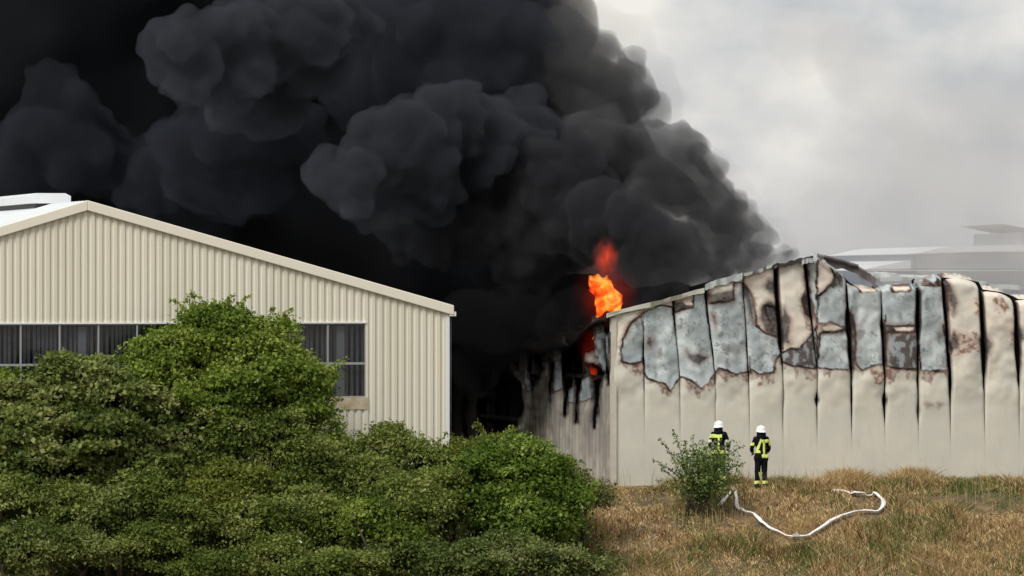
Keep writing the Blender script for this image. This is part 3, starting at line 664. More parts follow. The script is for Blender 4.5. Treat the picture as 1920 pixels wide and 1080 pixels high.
for (px, py, r_) in [(100, 60, 260), (350, 20, 260), (650, 10, 260), (850, 60, 220), (60, 320, 260), (300, 420, 260), (560, 400, 240), (760, 520, 220), (640, 250, 260), (900, 330, 240), (950, 560, 170), (780, 700, 170), (600, 640, 190), (400, 600, 200), (930, 740, 120),
                     (1080, 250, 130), (1040, 480, 130), (1180, 430, 90), (1290, 450, 65), (1250, 370, 75), (200, 180, 260), (-150, 200, 300), (-100, 450, 260), (500, -150, 300), (150, -150, 300), (900, -120, 200), (860, 830, 90), (1000, 650, 80), (1330, 430, 45), (1060, 590, 60), (1380, 460, 35), (1120, 520, 50), (1240, 520, 50), (1330, 490, 34), (1180, 580, 60), (1000, 740, 80)]:
    back.append((px, py, 153 if px < 950 else 146, r_ * .93))
s2 = billow('black_smoke_bank', back, .4, SM_BLACK, kids=8, gk=2, seed=5, disp=((2.0, .8), (.8, .4)))
tag(s2, 'pitch black smoke filling the gap between the two halls and the sky behind', 'smoke', kind='stuff')
fr = [(1090, 50, 147, 50), (1150, 70, 147, 55), (1195, 90, 147, 38), (1225, 140, 147, 38), (1240, 190, 147, 45), (1255, 225, 147, 30), (1290, 275, 144, 34), (1330, 305, 144, 34), (1350, 330, 143, 34), (1390, 370, 142, 32), (1425, 410, 141, 28), (1450, 430, 140, 30), (1475, 455, 138, 24), (1490, 470, 137, 16), (1060, 10, 147, 40), (1120, 230, 145, 70), (1190, 260, 145, 50)]
s3 = billow('smoke_fringe', fr, .14, SM_THIN, kids=12, gk=4, seed=8)
tag(s3, 'thin brown wisps of smoke along the bright edge of the dark plume', 'smoke', kind='stuff')
pale = [(1700, 420, 230, 130), (1560, 430, 225, 90), (1850, 400, 240, 150), (1650, 300, 250, 120), (1820, 250, 260, 150), (2000, 380, 240, 170), (1480, 380, 230, 80), (1760, 520, 225, 110), (1900, 530, 225, 120), (2050, 560, 230, 120), (1600, 120, 260, 90), (1500, 60, 265, 80), (1400, 260, 250, 60), (1330, 500, 235, 90), (1180, 520, 235, 90), (1440, 520, 230, 90), (1030, 520, 240, 90), (2200, 500, 235, 140), (1930, 440, 300, 60)]
s4 = billow('thin_pale_smoke', pale, 1.0, SM_PALE, kids=8, gk=3, seed=12, disp=((4, 2.0), (1.6, 1.0)))
tag(s4, 'pale grey drifting smoke veiling the distant hall and lower sky', 'smoke', kind='stuff')
# smoke curling down the side wall of the burning hall
s5 = billow('side_wall_smoke', [(1085, 600, 133, 26), (1045, 610, 134, 42), (990, 610, 135.5, 60), (930, 620, 136, 70), (890, 700, 137, 48), (1080, 560, 133.6, 34), (880, 600, 136, 60), (960, 680, 137, 34), (1040, 650, 134.6, 22)], .12, vol_mat('gap_smoke', 1.0, (.022, .021, .022)), kids=8, gk=3, seed=21)
tag(s5, 'thin black smoke curling down the side of the burning hall', 'smoke', kind='stuff')

# ------------------------------------------------------------------ flames: glowing gas, and added volumes of firelight
def flame_mat(name, stops, strength, scale, thr):
    m = bpy.data.materials.new(name); m.use_nodes = True; t = m.node_tree; t.nodes.clear(); lk = t.links.new
    o = N(t, 'ShaderNodeOutputMaterial'); e = N(t, 'ShaderNodeEmission'); c = N(t, 'ShaderNodeTexCoord')
    n = N(t, 'ShaderNodeTexNoise'); n.inputs['Scale'].default_value = scale; n.inputs['Detail'].default_value = 3; n.inputs['Distortion'].default_value = 1.4
    r = N(t, 'ShaderNodeValToRGB'); r.color_ramp.elements[0].position = stops[0][0]; r.color_ramp.elements[0].color = (*stops[0][1], 1)
    r.color_ramp.elements[1].position = stops[-1][0]; r.color_ramp.elements[1].color = (*stops[-1][1], 1)
    for p_, cc in stops[1:-1]: r.color_ramp.elements.new(p_).color = (*cc, 1)
    e.inputs[1].default_value = strength
    lk(c.outputs['Object'], n.inputs['Vector']); lk(n.outputs['Fac'], r.inputs[0]); lk(r.outputs[0], e.inputs[0]); lk(e.outputs[0], o.inputs['Volume'])
    return m
FM = flame_mat('flame', [(.36, (.05, .002, 0)), (.47, (1, .06, .005)), (.56, (1, .22, .02)), (.68, (1, .55, .12))], 5.5, 3.0, .4)
FR = flame_mat('deep_red_flame', [(.3, (.01, 0, 0)), (.7, (1, .07, .015))], 1.3, 2.5, .4)
def flame(lumps, label, m=FM, vox=.05, seed=1, name='flame', cat='flame'):
    o = billow(name, lumps, vox, m, kids=9, gk=3, seed=seed, disp=((.4, .18), (.15, .08)))
    return tag(o, label, cat)
flame([(1143, 566, 131.6, 17), (1130, 572, 131.5, 14), (1152, 574, 131.6, 13), (1120, 545, 131.5, 11), (1137, 545, 131.6, 13), (1148, 555, 131.6, 12), (1110, 526, 131.5, 7), (1126, 586, 131.4, 7), (1125, 526, 131.6, 9), (1140, 530, 131.7, 7), (1112, 540, 131.5, 8), (1121, 514, 131.5, 6), (1127, 507, 131.6, 4), (1106, 517, 131.5, 4), (1137, 517, 131.6, 4), (1118, 596, 131.4, 4), (1165, 556, 131.6, 6), (1160, 566, 131.6, 10)], 'bright orange flame ball at the eave corner of the burning hall', seed=31)
flame([(1111, 636, 131.9, 4), (1108, 644, 131.9, 4), (1114, 630, 131.9, 3)], 'small orange flame licking from the upper side wall opening', seed=35, vox=.03)
flame([(1114, 697, 133, 9), (1117, 708, 133, 6), (1108, 692, 133, 6)], 'red flame glowing inside the lower hole of the side wall', FR, seed=37, vox=.04)
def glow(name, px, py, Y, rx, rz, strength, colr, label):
    m = bpy.data.materials.new('flame_and_firelight_glow'); m.use_nodes = True; t = m.node_tree; t.nodes.clear(); lk = t.links.new
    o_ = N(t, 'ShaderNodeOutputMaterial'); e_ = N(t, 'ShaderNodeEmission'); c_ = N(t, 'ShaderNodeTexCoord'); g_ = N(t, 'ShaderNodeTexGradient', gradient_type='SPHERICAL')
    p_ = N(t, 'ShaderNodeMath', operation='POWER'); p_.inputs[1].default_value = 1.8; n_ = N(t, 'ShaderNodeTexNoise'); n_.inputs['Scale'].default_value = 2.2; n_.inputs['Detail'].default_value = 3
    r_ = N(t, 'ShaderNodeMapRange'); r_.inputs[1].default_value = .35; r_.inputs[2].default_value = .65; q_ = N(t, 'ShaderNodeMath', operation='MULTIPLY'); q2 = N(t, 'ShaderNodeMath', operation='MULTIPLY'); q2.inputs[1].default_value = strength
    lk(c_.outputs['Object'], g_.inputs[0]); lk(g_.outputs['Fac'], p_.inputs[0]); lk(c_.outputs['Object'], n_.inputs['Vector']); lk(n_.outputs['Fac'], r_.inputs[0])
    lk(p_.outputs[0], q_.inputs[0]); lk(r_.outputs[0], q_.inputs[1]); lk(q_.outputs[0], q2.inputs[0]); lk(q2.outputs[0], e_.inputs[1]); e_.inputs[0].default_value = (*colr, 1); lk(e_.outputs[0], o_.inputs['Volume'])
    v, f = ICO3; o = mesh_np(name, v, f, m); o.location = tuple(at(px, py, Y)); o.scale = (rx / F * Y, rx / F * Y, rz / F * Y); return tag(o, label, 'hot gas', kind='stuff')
glow('flame_and_firelight', 1137, 552, 132.2, 70, 78, .34, (1, .045, .008), 'added dark red halo of firelight on the smoke around the orange fireball')  # added halo: red firelight on the smoke, built as an emitting volume
glow('flame_and_firelight', 1136, 484, 132.4, 30, 46, 2.4, (1, .07, .012), 'dull red flame tongue fading into the smoke above the orange fireball')
glow('flame_and_firelight', 1110, 650, 132.6, 34, 60, .22, (1, .05, .01), 'added faint red firelight in the burnt opening of the side wall')  # added emitting volume for the firelight inside the opening

# ------------------------------------------------------------------ plants
def leafy(name, P, D, size, cols, mat_, parent, seed, flat=.35, up=.5):
    """one small folded leaf per point. P positions, D outward direction, cols base colours"""
    r = np.random.default_rng(seed); n = len(P)
    ax = r.normal(size=(n, 3)) * .8 + D * .6; ax[:, 2] -= .15; ax /= np.linalg.norm(ax, axis=1)[:, None]
    nr = D * .7 + r.normal(size=(n, 3)) * .55; nr[:, 2] += up
    sd = np.cross(ax, nr); sd /= np.linalg.norm(sd, axis=1)[:, None] + 1e-9; nn = np.cross(sd, ax)
    s = (size * .92 * r.uniform(.5, 1.65, n))[:, None]; wd = s * r.uniform(.26, .42, (n, 1))
    a = P - ax * s * .5; b_ = P + sd * wd + nn * s * .06; c_ = P + ax * s * .5; d_ = P - sd * wd + nn * s * .06
    V = np.stack([a, b_, c_, d_], 1).reshape(-1, 3); i = np.arange(n)[:, None] * 4
    Fq = np.concatenate([i + [[0, 1, 2]], i + [[0, 2, 3]]], 1).reshape(-1, 3)
    C = np.repeat(np.asarray(cols) * np.array([1.12, 1.10, 1.05]), 4, axis=0)
    o = mesh_np(name, V, Fq, mat_, parent, C); o['kind'] = 'stuff'; return o
def crown_points(lumps, n_cl, per, cl_r, r, shell=(.72, 1.06)):
    Ls = np.array(lumps, float); vol = (Ls[:, 3] * Ls[:, 4] * Ls[:, 5]) ** .67; pr = vol / vol.sum()
    idx = r.choice(len(Ls), n_cl, p=pr); d = r.normal(size=(n_cl, 3)); d /= np.linalg.norm(d, axis=1)[:, None]
    d[:, 2] = np.where((d[:, 2] < -.2) & (r.random(n_cl) < .6), -d[:, 2], d[:, 2]); d[:, 1] = np.where((d[:, 1] > .35) & (r.random(n_cl) < .6), -d[:, 1], d[:, 1])
    q = r.uniform(*shell, n_cl); l = Ls[idx]
    bump = .74 + .54 * fbm(d[:, 0] * 2.3 + idx * 3.1, d[:, 1] * 2.3, d[:, 2] * 2.3, 1, 3, 5)
    C = l[:, :3] + d * l[:, 3:6] * (q * bump)[:, None]
    keep = fbm(C[:, 0] * 1.0, C[:, 1], C[:, 2] * 1.4, 1.7, 2, 88) < .64
    for k in range(len(Ls)):
        m_ = np.sqrt((((C - Ls[k, :3]) / Ls[k, 3:6]) ** 2).sum(1)); keep &= (m_ > .62) | (idx == k)
    C = C[keep]; d = d[keep]; tone = r.uniform(0, 1, len(C)) * .6 + .6 * sm(fbm(C[:, 0], C[:, 1], C[:, 2], 1.1, 2, 8), .3, .75)
    cr = cl_r * r.uniform(.6, 1.5, len(C))
    off = r.normal(size=(len(C), per, 3)) * cr[:, None, None] * np.array([1, 1, .42])
    P = (C[:, None, :] + off).reshape(-1, 3); D = np.repeat(d, per, 0) + off.reshape(-1, 3) * 1.5; D /= np.linalg.norm(D, axis=1)[:, None] + 1e-9
    return P, D, np.repeat(tone, per)
def shrub(name, label, lumps_px, n_leaf, size, pal, seed, cat='shrub', group=None, stems=5, per=72, cl_r=.15, core=.56, flowers=0, spiky=0, foot=None):
    """lumps_px: (px, py, Y, rx_px, ry_px)"""
    r = np.random.default_rng(seed); Ls = []
    for (px, py, Y, rx, ry) in lumps_px:
        if core > .55 and py > 800: py += r.uniform(-24, 10); ry *= r.uniform(.85, 1.35); rx *= r.uniform(.8, 1.1)
        c = at(px, py, Y); Ls.append([*c, rx / F * Y, min(rx, ry) / F * Y * .95, ry / F * Y])
    for l in list(Ls):                                          # smaller masses budding from the big ones
        for _ in range(5):
            d_ = r.normal(size=3); d_[2] = abs(d_[2]) * .9; d_[1] = -abs(d_[1]); d_ /= np.linalg.norm(d_); f_ = r.uniform(.28, .5)
            Ls.append([*(np.array(l[:3]) + d_ * np.array(l[3:]) * .82), l[3] * f_, l[4] * f_, l[5] * f_ * .9])
    A = np.array(Ls); bx, by = A[:, 0].mean(), A[:, 1].mean(); gz = float(ground(np.array([bx]), np.array([by]))[0])
    root = empty(name, (bx, by, gz)); tag(root, label, cat, group)
    A2 = A.copy(); A2[:, :3] -= (bx, by, gz)
    P, D, tone = crown_points(A2, int(n_leaf * 1.7) // per, per, cl_r, r)
    pal = np.array(pal); k = (tone + r.normal(size=len(P)) * .12).clip(0, .999) * (len(pal) - 1); i0 = k.astype(int).clip(0, len(pal) - 2); f_ = (k - i0)[:, None]
    cols = pal[i0] * (1 - f_) + pal[i0 + 1] * f_; cols = cols * r.uniform(.86, 1.14, (len(P), 1))
    leafy('crown', P, D, size, cols, M['leaf'], root, seed + 1)
    # twiggy leaf mass inside
    Vs = []; Fs = []; n = 0
    for l in A2[:len(lumps_px)]:
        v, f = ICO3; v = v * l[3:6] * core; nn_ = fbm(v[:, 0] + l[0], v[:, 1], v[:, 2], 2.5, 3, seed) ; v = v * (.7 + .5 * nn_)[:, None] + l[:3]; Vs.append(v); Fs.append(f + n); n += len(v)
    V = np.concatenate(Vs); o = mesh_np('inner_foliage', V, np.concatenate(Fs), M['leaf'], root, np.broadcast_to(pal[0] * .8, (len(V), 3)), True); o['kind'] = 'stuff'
    b = MB()
    for s_ in range(stems):
        l = A2[s_ % len(A2)]; x0 = r.uniform(-.3, .3); e = l[:3] + r.normal(size=3) * .2
        mid = np.array([x0, 0, 0]) * .4 + e * .55 + np.array([r.uniform(-.3, .3), 0, 0]); MB().tube([(x0, r.uniform(-.2, .2), -.1), tuple(mid), tuple(e)], [.06, .04, .02], 6).build('stem', M['bark'], root, True)
    for s_ in range(spiky):                                    # shoots standing out of the outline
        l = A2[r.integers(len(lumps_px))]; a = r.uniform(-1.2, 1.2); p0 = l[:3] + np.array([math.sin(a) * l[3], r.uniform(-.5, .2) * l[4], math.cos(a) * l[5]]) * .85
        ln = r.uniform(.4, .85); p1 = p0 + np.array([math.sin(a) * .6 + r.uniform(-.3, .3), 0, .8]) * ln * .6; p2 = p1 + np.array([math.sin(a) * .9, 0, .25]) * ln * .5
        MB().tube([tuple(p0), tuple(p1), tuple(p2)], [.012, .009, .005], 4).build('shoot', M['bark'], root, True)
        tt = r.uniform(.15, 1, 34)[:, None]; pp = np.where(tt < .5, p0 + (p1 - p0) * tt * 2, p1 + (p2 - p1) * (tt * 2 - 1)) + r.normal(size=(34, 3)) * .035
        leafy('shoot_leaves', pp, np.tile(np.array([0, -.5, .8]), (34, 1)) + r.normal(size=(34, 3)) * .3, size, pal[-1] * r.uniform(.7, 1.2, (34, 1)), M['leaf'], root, seed + 50 + s_)
    if flowers:
        j = r.choice(len(P), flowers); fp = P[j] + D[j] * .06; nfl = 7
        pp = np.repeat(fp, nfl, 0) + r.normal(size=(flowers * nfl, 3)) * .025
        leafy('flowers', pp, np.repeat(D[j], nfl, 0), .045, np.broadcast_to(C3(.62, .64, .50), (len(pp), 3)), M['leaf'], root, seed + 9)
    return root
# leaf palettes (dark to light)
OLIVE = [(.045, .070, .018), (.095, .135, .032), (.165, .205, .055), (.25, .275, .10)]
ELDER = [(.050, .082, .014), (.10, .16, .022), (.165, .235, .036), (.23, .29, .06)]
BRAMB = [(.042, .068, .014), (.088, .130, .024), (.155, .200, .042), (.24, .27, .085)]
FRESH = [(.036, .066, .010), (.075, .130, .018), (.135, .205, .03), (.22, .29, .07)]
YELLO = [(.060, .080, .014), (.095, .125, .020), (.14, .17, .028), (.19, .22, .05)]
shrub('elder_tree', 'tallest dense green elder in front of the window band of the cream hall',
      [(400, 655, 126, 80, 70), (330, 690, 125.6, 80, 70), (480, 690, 126, 90, 70), (550, 730, 125.8, 75, 75), (270, 740, 125.4, 80, 70), (420, 760, 125, 120, 80), (560, 800, 125.4, 65, 60), (380, 600, 126, 38, 26), (430, 592, 126, 32, 18), (500, 620, 126, 45, 26)], 62000, .10, ELDER, 101, 'elder tree', stems=8, spiky=26, flowers=24)
shrub('large_shrub', 'big olive green shrub at the left with rounded pale leaf clusters',
      [(150, 740, 124.6, 85, 75), (90, 790, 124.2, 100, 85), (230, 780, 124.4, 80, 80), (160, 860, 123.8, 120, 90), (60, 880, 123.6, 90, 90), (260, 870, 124, 80, 80), (320, 800, 124.4, 50, 70)], 50000, .12, OLIVE, 102, stems=7, cl_r=.13, spiky=6, flowers=26)
shrub('large_shrub', 'green shrub cut by the left picture edge below the window corner',
      [(-20, 770, 125, 75, 70), (30, 760, 125.2, 50, 55), (-60, 860, 124.4, 90, 100)], 15000, .11, ELDER, 103, spiky=3)
shrub('hawthorn_shrub', 'dark shrub filling the hollow below the tallest elder',
      [(430, 850, 124.4, 90, 75), (520, 860, 124.6, 80, 65), (590, 880, 124.6, 60, 60), (370, 900, 124, 70, 60), (570, 915, 124.2, 60, 45), (540, 940, 123.6, 60, 40)], 32000, .085, BRAMB, 104, spiky=4, flowers=14)
shrub('young_shrub', 'small yellow green shrub amid the dark brambles',
      [(410, 930, 122.8, 60, 42), (470, 925, 122.9, 40, 36), (430, 965, 122.4, 60, 40)], 11000, .09, YELLO, 105, spiky=5)
shrub('bramble_bush', 'bramble tangle with arching shoots below the right end of the cream hall',
      [(660, 890, 125.4, 60, 52), (730, 885, 125.6, 60, 48), (800, 900, 125.4, 60, 48), (700, 940, 124.6, 90, 50), (620, 930, 124.6, 60, 50)], 34000, .085, BRAMB, 106, 'bramble', spiky=26, flowers=18)
shrub('green_bush', 'round fresh green bush in front of the gap between the halls',
      [(960, 900, 124.6, 85, 68), (1010, 930, 124.2, 80, 70), (910, 950, 124, 75, 75), (980, 990, 123.6, 95, 65), (1050, 970, 124, 50, 55)], 40000, .095, FRESH, 107, 'bush', spiky=8, flowers=12)
shrub('green_bush', 'loose yellowish bush top peeping up left of the round green bush',
      [(880, 872, 125.8, 40, 40), (930, 860, 125.9, 45, 32), (860, 905, 125.5, 45, 45)], 11000, .09, YELLO, 108, 'bush', spiky=7)
shrub('bramble_bush', 'brownish bramble sprawling at the foot of the scorched side wall',
      [(1070, 922, 126.2, 44, 30), (1112, 936, 126.4, 34, 22), (1045, 905, 126.4, 40, 34)], 9000, .07, [(.05, .068, .018), (.095, .115, .03), (.14, .155, .05), (.20, .195, .08)], 109, 'bramble', spiky=10, core=.5)
shrub('bramble_bush', 'dark bramble thicket in the middle of the foreground',
      [(560, 980, 122.6, 95, 60), (660, 1000, 122.4, 90, 55), (760, 990, 122.6, 85, 60), (830, 960, 123.2, 50, 60), (480, 1010, 122, 80, 50)], 38000, .08, BRAMB, 110, 'bramble', flowers=16, spiky=4)
shrub('bramble_bush', 'dark bramble thicket under the big olive shrub',
      [(60, 970, 122.4, 100, 60), (170, 975, 122.4, 90, 55), (270, 960, 122.6, 80, 60), (350, 1000, 122.2, 80, 50)], 34000, .085, BRAMB, 111, 'bramble', flowers=12)
shrub('low_bush', 'low olive bush at the bottom left corner',
      [(60, 1050, 121, 90, 40), (160, 1055, 121, 70, 36), (-30, 1050, 121, 60, 45)], 14000, .08, OLIVE, 112, 'bush', flowers=10)
shrub('low_bush', 'low green brush along the bottom edge below the dark thicket',
      [(290, 1050, 121.4, 90, 44), (400, 1075, 120.8, 70, 34), (520, 1050, 121.4, 80, 46), (640, 1075, 121, 90, 40), (600, 1090, 120.4, 80, 36)], 24000, .075, BRAMB, 113, 'bush', flowers=8)
shrub('low_bush', 'low mixed brush at the bottom below the round green bush',
      [(760, 1045, 121.6, 80, 44), (870, 1066, 121, 90, 40), (960, 1050, 121.8, 70, 36), (1030, 1072, 121.2, 80, 30), (1100, 1075, 121.6, 60, 26)], 22000, .075, [(.045, .07, .018), (.085, .125, .03), (.14, .185, .05), (.22, .24, .10)], 114, 'bush', flowers=8)
shrub('young_shrub', 'fresh green sprig growing out of the brambles just left of the round bush', [(820, 930, 124.2, 42, 46), (840, 965, 123.8, 36, 36)], 7000, .09, ELDER, 121, spiky=5)
shrub('young_shrub', 'pale green sapling top between the tallest elder and the cream wall foot', [(600, 850, 125.2, 36, 40), (625, 870, 125.2, 34, 30)], 6000, .09, ELDER, 122, spiky=5)
shrub('young_shrub', 'olive sapling rising from the thicket under the big olive shrub', [(230, 950, 122.0, 46, 44), (205, 985, 121.8, 44, 36)], 7500, .10, OLIVE, 123, spiky=3)
shrub('young_shrub', 'leafy sapling near the bottom centre between two dark thickets', [(700, 985, 121.9, 48, 42), (740, 1015, 121.7, 44, 34)], 7500, .09, ELDER, 124, spiky=3)
# sparse shrub by the firefighters
root = empty('sparse_shrub', (*at(1305, 930, 128.2)[:2], float(ground(np.array([4.9]), np.array([128.2]))[0])))
tag(root, 'sparse arching shrub half hiding the firefighter in front of the pale wall', 'shrub')
r = np.random.default_rng(55); gz = root.location.z; b = MB(); PP = []; DD = []
tips = [(1222, 862), (1236, 822), (1262, 806), (1240, 880), (1285, 826), (1300, 815), (1320, 838), (1345, 850), (1395, 835), (1372, 828), (1398, 868), (1390, 905), (1270, 850), (1310, 860), (1330, 872), (1290, 880), (1262, 900), (1350, 890), (1368, 860), (1250, 845), (1300, 845), (1312, 895), (1340, 905), (1360, 915), (1280, 860), (1322, 852), (1336, 862), (1228, 900), (1318, 880), (1302, 870), (1330, 890)]
for (tx, ty) in tips:
    T = at(tx, ty, 128.2 + r.uniform(-.5, .3)); B = np.array([root.location.x + r.uniform(-.35, .35), 128.2 + r.uniform(-.2, .2), gz])
    mid = (T + B) / 2 + np.array([(B[0] - T[0]) * .12, 0, .45]); pts = []
    for q in np.linspace(0, 1, 9): pts.append((1 - q) ** 2 * B + 2 * q * (1 - q) * mid + q * q * T)
    MB().tube([tuple(p - np.array(root.location)) for p in pts], list(np.linspace(.016, .005, 9)), 4).build('stem', M['bark'], root, True)
    dens = 150 if 1270 < tx < 1365 and ty > 835 else 70
    for _ in range(dens):
        q = r.uniform(.3, 1.0) * 8; i = min(int(q), 7); p = pts[i] + (pts[i + 1] - pts[i]) * (q - i)
        PP.append(p + r.normal(size=3) * (.075 if dens > 100 else .032)); DD.append(np.array([0, -.4, .6]) + r.normal(size=3) * .5)
for _ in range(3600):
    c_ = at(r.normal(1326, 30), r.normal(885, 30), 128.2 + r.normal() * .35)
    PP.append(c_) if abs(c_[0] - 5.22) < .95 and c_[2] < 1.45 else PP.append(pts[4]); DD.append(np.array([0, -.4, .6]) + r.normal(size=3) * .5)
PP = np.array(PP) - np.array(root.location); DD = np.array(DD)
leafy('crown', PP, DD, .07, np.array([[.125, .175, .055]]) * r.uniform(.5, 1.7, (len(PP), 1)), M['leaf'], root, 56)

# undergrowth on the bank (left of the dry grass)
r = np.random.default_rng(60)
def edge_x(Y): return (1130 - 960) / F * Y + (125.5 - Y) * .25
n = 95000; X = r.uniform(-17.5, 4.2, n); Y = r.uniform(119.5, 129.5, n); k = X < edge_x(Y) + r.normal(size=n) * .25; X = X[k]; Y = Y[k]
P = np.stack([X, Y, ground(X, Y) + np.abs(r.normal(size=len(X))) * .33], -1); D = np.tile(np.array([0, -.4, .8]), (len(P), 1)) + r.normal(size=(len(P), 3)) * .4
pal = np.array(BRAMB)[r.integers(0, 4, len(P))]
o = leafy('undergrowth', P, D, .09, pal, M['leaf'], None, 61); tag(o, 'low bramble and nettle undergrowth covering the bank under the bushes', 'undergrowth')

# where the hose lies (kept clear of tall blades)
hp = [(1350, 950), (1357, 941), (1368, 930), (1376, 922), (1380, 932), (1382, 948), (1388, 957), (1398, 964), (1411, 967), (1421, 978), (1434, 991), (1448, 999), (1468, 1009), (1492, 1013), (1516, 1007), (1558, 987), (1595, 970), (1622, 963), (1645, 963), (1656, 956), (1655, 946), (1642, 934), (1630, 931), (1608, 934), (1585, 929), (1560, 924), (1546, 914), (1525, 917), (1504, 915), (1494, 914)]
# dry grass
def grass(name, X, Y, h, wd, cols, seed, label, lean=.35):
    r = np.random.default_rng(seed); n = len(X); Z = ground(X, Y) - .02
    a = r.uniform(0, 2 * np.pi, n); dx = np.cos(a); dy = np.sin(a); ln = h * r.uniform(.1, 1.6, n) * lean
    b0 = np.stack([X, Y, Z], -1); side = np.stack([-dy, dx, 0 * a], -1) * .3 + np.array([.9, 0, 0]); side /= np.linalg.norm(side, axis=1)[:, None]
    m1 = b0 + np.stack([dx * ln * .3, dy * ln * .3, h * .55], -1); tp_ = b0 + np.stack([dx * ln, dy * ln, h * .97], -1)
    w_ = wd[:, None]
    V = np.stack([b0 - side * w_, b0 + side * w_, m1 + side * w_ * .8, m1 - side * w_ * .8, tp_], 1).reshape(-1, 3)
    i = np.arange(n)[:, None] * 5
    Fq = np.concatenate([i + [[0, 1, 2]], i + [[0, 2, 3]], i + [[3, 2, 4]]], 1).reshape(-1, 3)
    o = mesh_np(name, V, Fq, M['straw'], None, np.repeat(cols, 5, 0)); tag(o, label, 'grass', kind='stuff'); return o
n = 165000; X = r.uniform(1.2, 17, n); Y = 120.5 + 11.9 * r.random(n) ** .8
fac = RO[1] + (X - RO[0]) * math.tan(TH) - .12
k = (X > edge_x(Y) + r.normal(size=n) * .35) & (Y < fac); X = X[k]; Y = Y[k]; fac = fac[k]; n = len(X)
px, py = proj(np.stack([X, Y, ground(X, Y)], -1))
den = sm(fbm(X, Y, 0, 1.1, 4, 70), .25, .75)
tramp = np.exp(-(((px - 1480) / 130) ** 2 + ((py - 965) / 42) ** 2)) + .6 * np.exp(-(((px - 1230) / 90) ** 2 + ((py - 935) / 26) ** 2)) + .8 * np.exp(-(((px - 1425) / 40) ** 2 + ((py - 918) / 12) ** 2))
h = (.07 + .36 * den ** 1.6 * r.uniform(.3, 1.5, n)) * (1 - .6 * np.clip(tramp, 0, 1)) * (1 + .5 * np.clip((124.2 - Y) / 3, 0, 1))
hd_ = np.full(px.shape, 1e9)
for q in range(5, 23):
    for f_ in (0, .25, .5, .75):
        hx_ = hp[q][0] * (1 - f_) + hp[q + 1][0] * f_; hy_ = hp[q][1] * (1 - f_) + hp[q + 1][1] * f_; hd_ = np.minimum(hd_, np.hypot(px - hx_, (py - hy_ - 5) * 1.2))
tuft = sm(fbm(X, Y, 7, .7, 3, 71), .5, .7); h += tuft * r.uniform(0, .13, n); h *= .18 + .82 * sm(hd_, 8, 24)
weed = np.exp(-(((px - 1830) / 90) ** 2 + ((py - 938) / 22) ** 2)) * 1.4; h *= 1 - .5 * np.clip(weed, 0, 1)
grn = (sm(fbm(X, Y, 4, .8, 3, 72), .52, .66) * .45 + weed + sm(py, 985, 1070) * .38 * sm(fbm(X, Y, 4, 1.6, 3, 74), .35, .6) + .5 * np.exp(-((px - 1290) / 90) ** 2 - ((py - 925) / 30) ** 2)).clip(0, 1)
straw = np.array([(.60, .455, .23), (.46, .325, .16), (.27, .17, .08), (.70, .56, .32), (.47, .30, .13), (.13, .085, .05)])
tone = (sm(fbm(X, Y * 1.6, 0, 1.3, 4, 76), .25, .75) * 6 * .62 + r.uniform(0, 6, n) * .38).astype(int).clip(0, 5)
cols = straw[tone]; gc = np.array([(.09, .125, .03), (.15, .18, .05), (.22, .23, .08)])[r.integers(0, 3, n)]
sel = r.random(n) < grn; cols = np.where(sel[:, None], gc, cols) * r.uniform(.9, 1.32, (n, 1))
grass('dry_grass', X, Y, h, r.uniform(.005, .015, n), cols, 77, 'dry straw coloured grass with green patches covering the bank', .9)
# taller stalks
n = 2600; X = r.uniform(2.6, 16, n); Y = r.uniform(121, 131.2, n); fac = RO[1] + (X - RO[0]) * math.tan(TH) - .2; k = (Y < fac) & (fbm(X, Y, 0, .9, 2, 79) > .5); X = X[k]; Y = Y[k]; n = len(X)
grass('seed_stalks', X, Y, r.uniform(.35, .75, n), r.uniform(.004, .007, n), np.broadcast_to(C3(.42, .33, .18), (n, 3)), 78, 'scattered taller pale seed stalks standing over the dry grass', .25)

# ------------------------------------------------------------------ fire hose
def on_ground(px, py):
    Y = 133.0
    ys_ = np.linspace(120, 133, 900); X_ = (px - 960) / F * ys_; zr = ZC + (HZ - py) / F * ys_; gg = np.interp(ys_, gY, gZ)
    i = np.argmax(zr >= gg) if (zr >= gg).any() else len(ys_) - 1
    # walk from the camera outwards until the sight line meets the bank
    hit = np.where(gg >= zr)[0]; i = hit[0] if len(hit) else len(ys_) - 1
    return X_[i], ys_[i]
pts = []
for i in range(len(hp) - 1):
    for q in np.linspace(0, 1, 5)[:-1]:
        a = hp[max(i - 1, 0)]; b_ = hp[i]; c_ = hp[i + 1]; d_ = hp[min(i + 2, len(hp) - 1)]
        cr = [.5 * ((2 * b_[j]) + (-a[j] + c_[j]) * q + (2 * a[j] - 5 * b_[j] + 4 * c_[j] - d_[j]) * q * q + (-a[j] + 3 * b_[j] - 3 * c_[j] + d_[j]) * q ** 3) for j in (0, 1)]
        x_, y_ = on_ground(*cr); pts.append((x_, y_, float(ground(np.array([x_]), np.array([y_]))[0]) + (.14 if 1388 < cr[0] and cr[1] > 932 else .065)))
rad = [.056 * (.85 + .35 * math.sin(i * .55) * math.sin(i * .23)) for i in range(len(pts))]
b = MB(); b.tube(pts, rad, 10, flat=.55); hs = b.build('fire_hose', M['hose'], None, True)
tag(hs, 'white fire hose lying in a loop on the dry grass bank', 'fire hose')
ci = 4 * 13; b = MB(); dv = (Vector(pts[ci + 1]) - Vector(pts[ci - 1])).normalized() * .09; b.tube([Vector(pts[ci]) - dv, Vector(pts[ci]) + dv], .075, 10); b.build('coupling', M['brass'], hs)

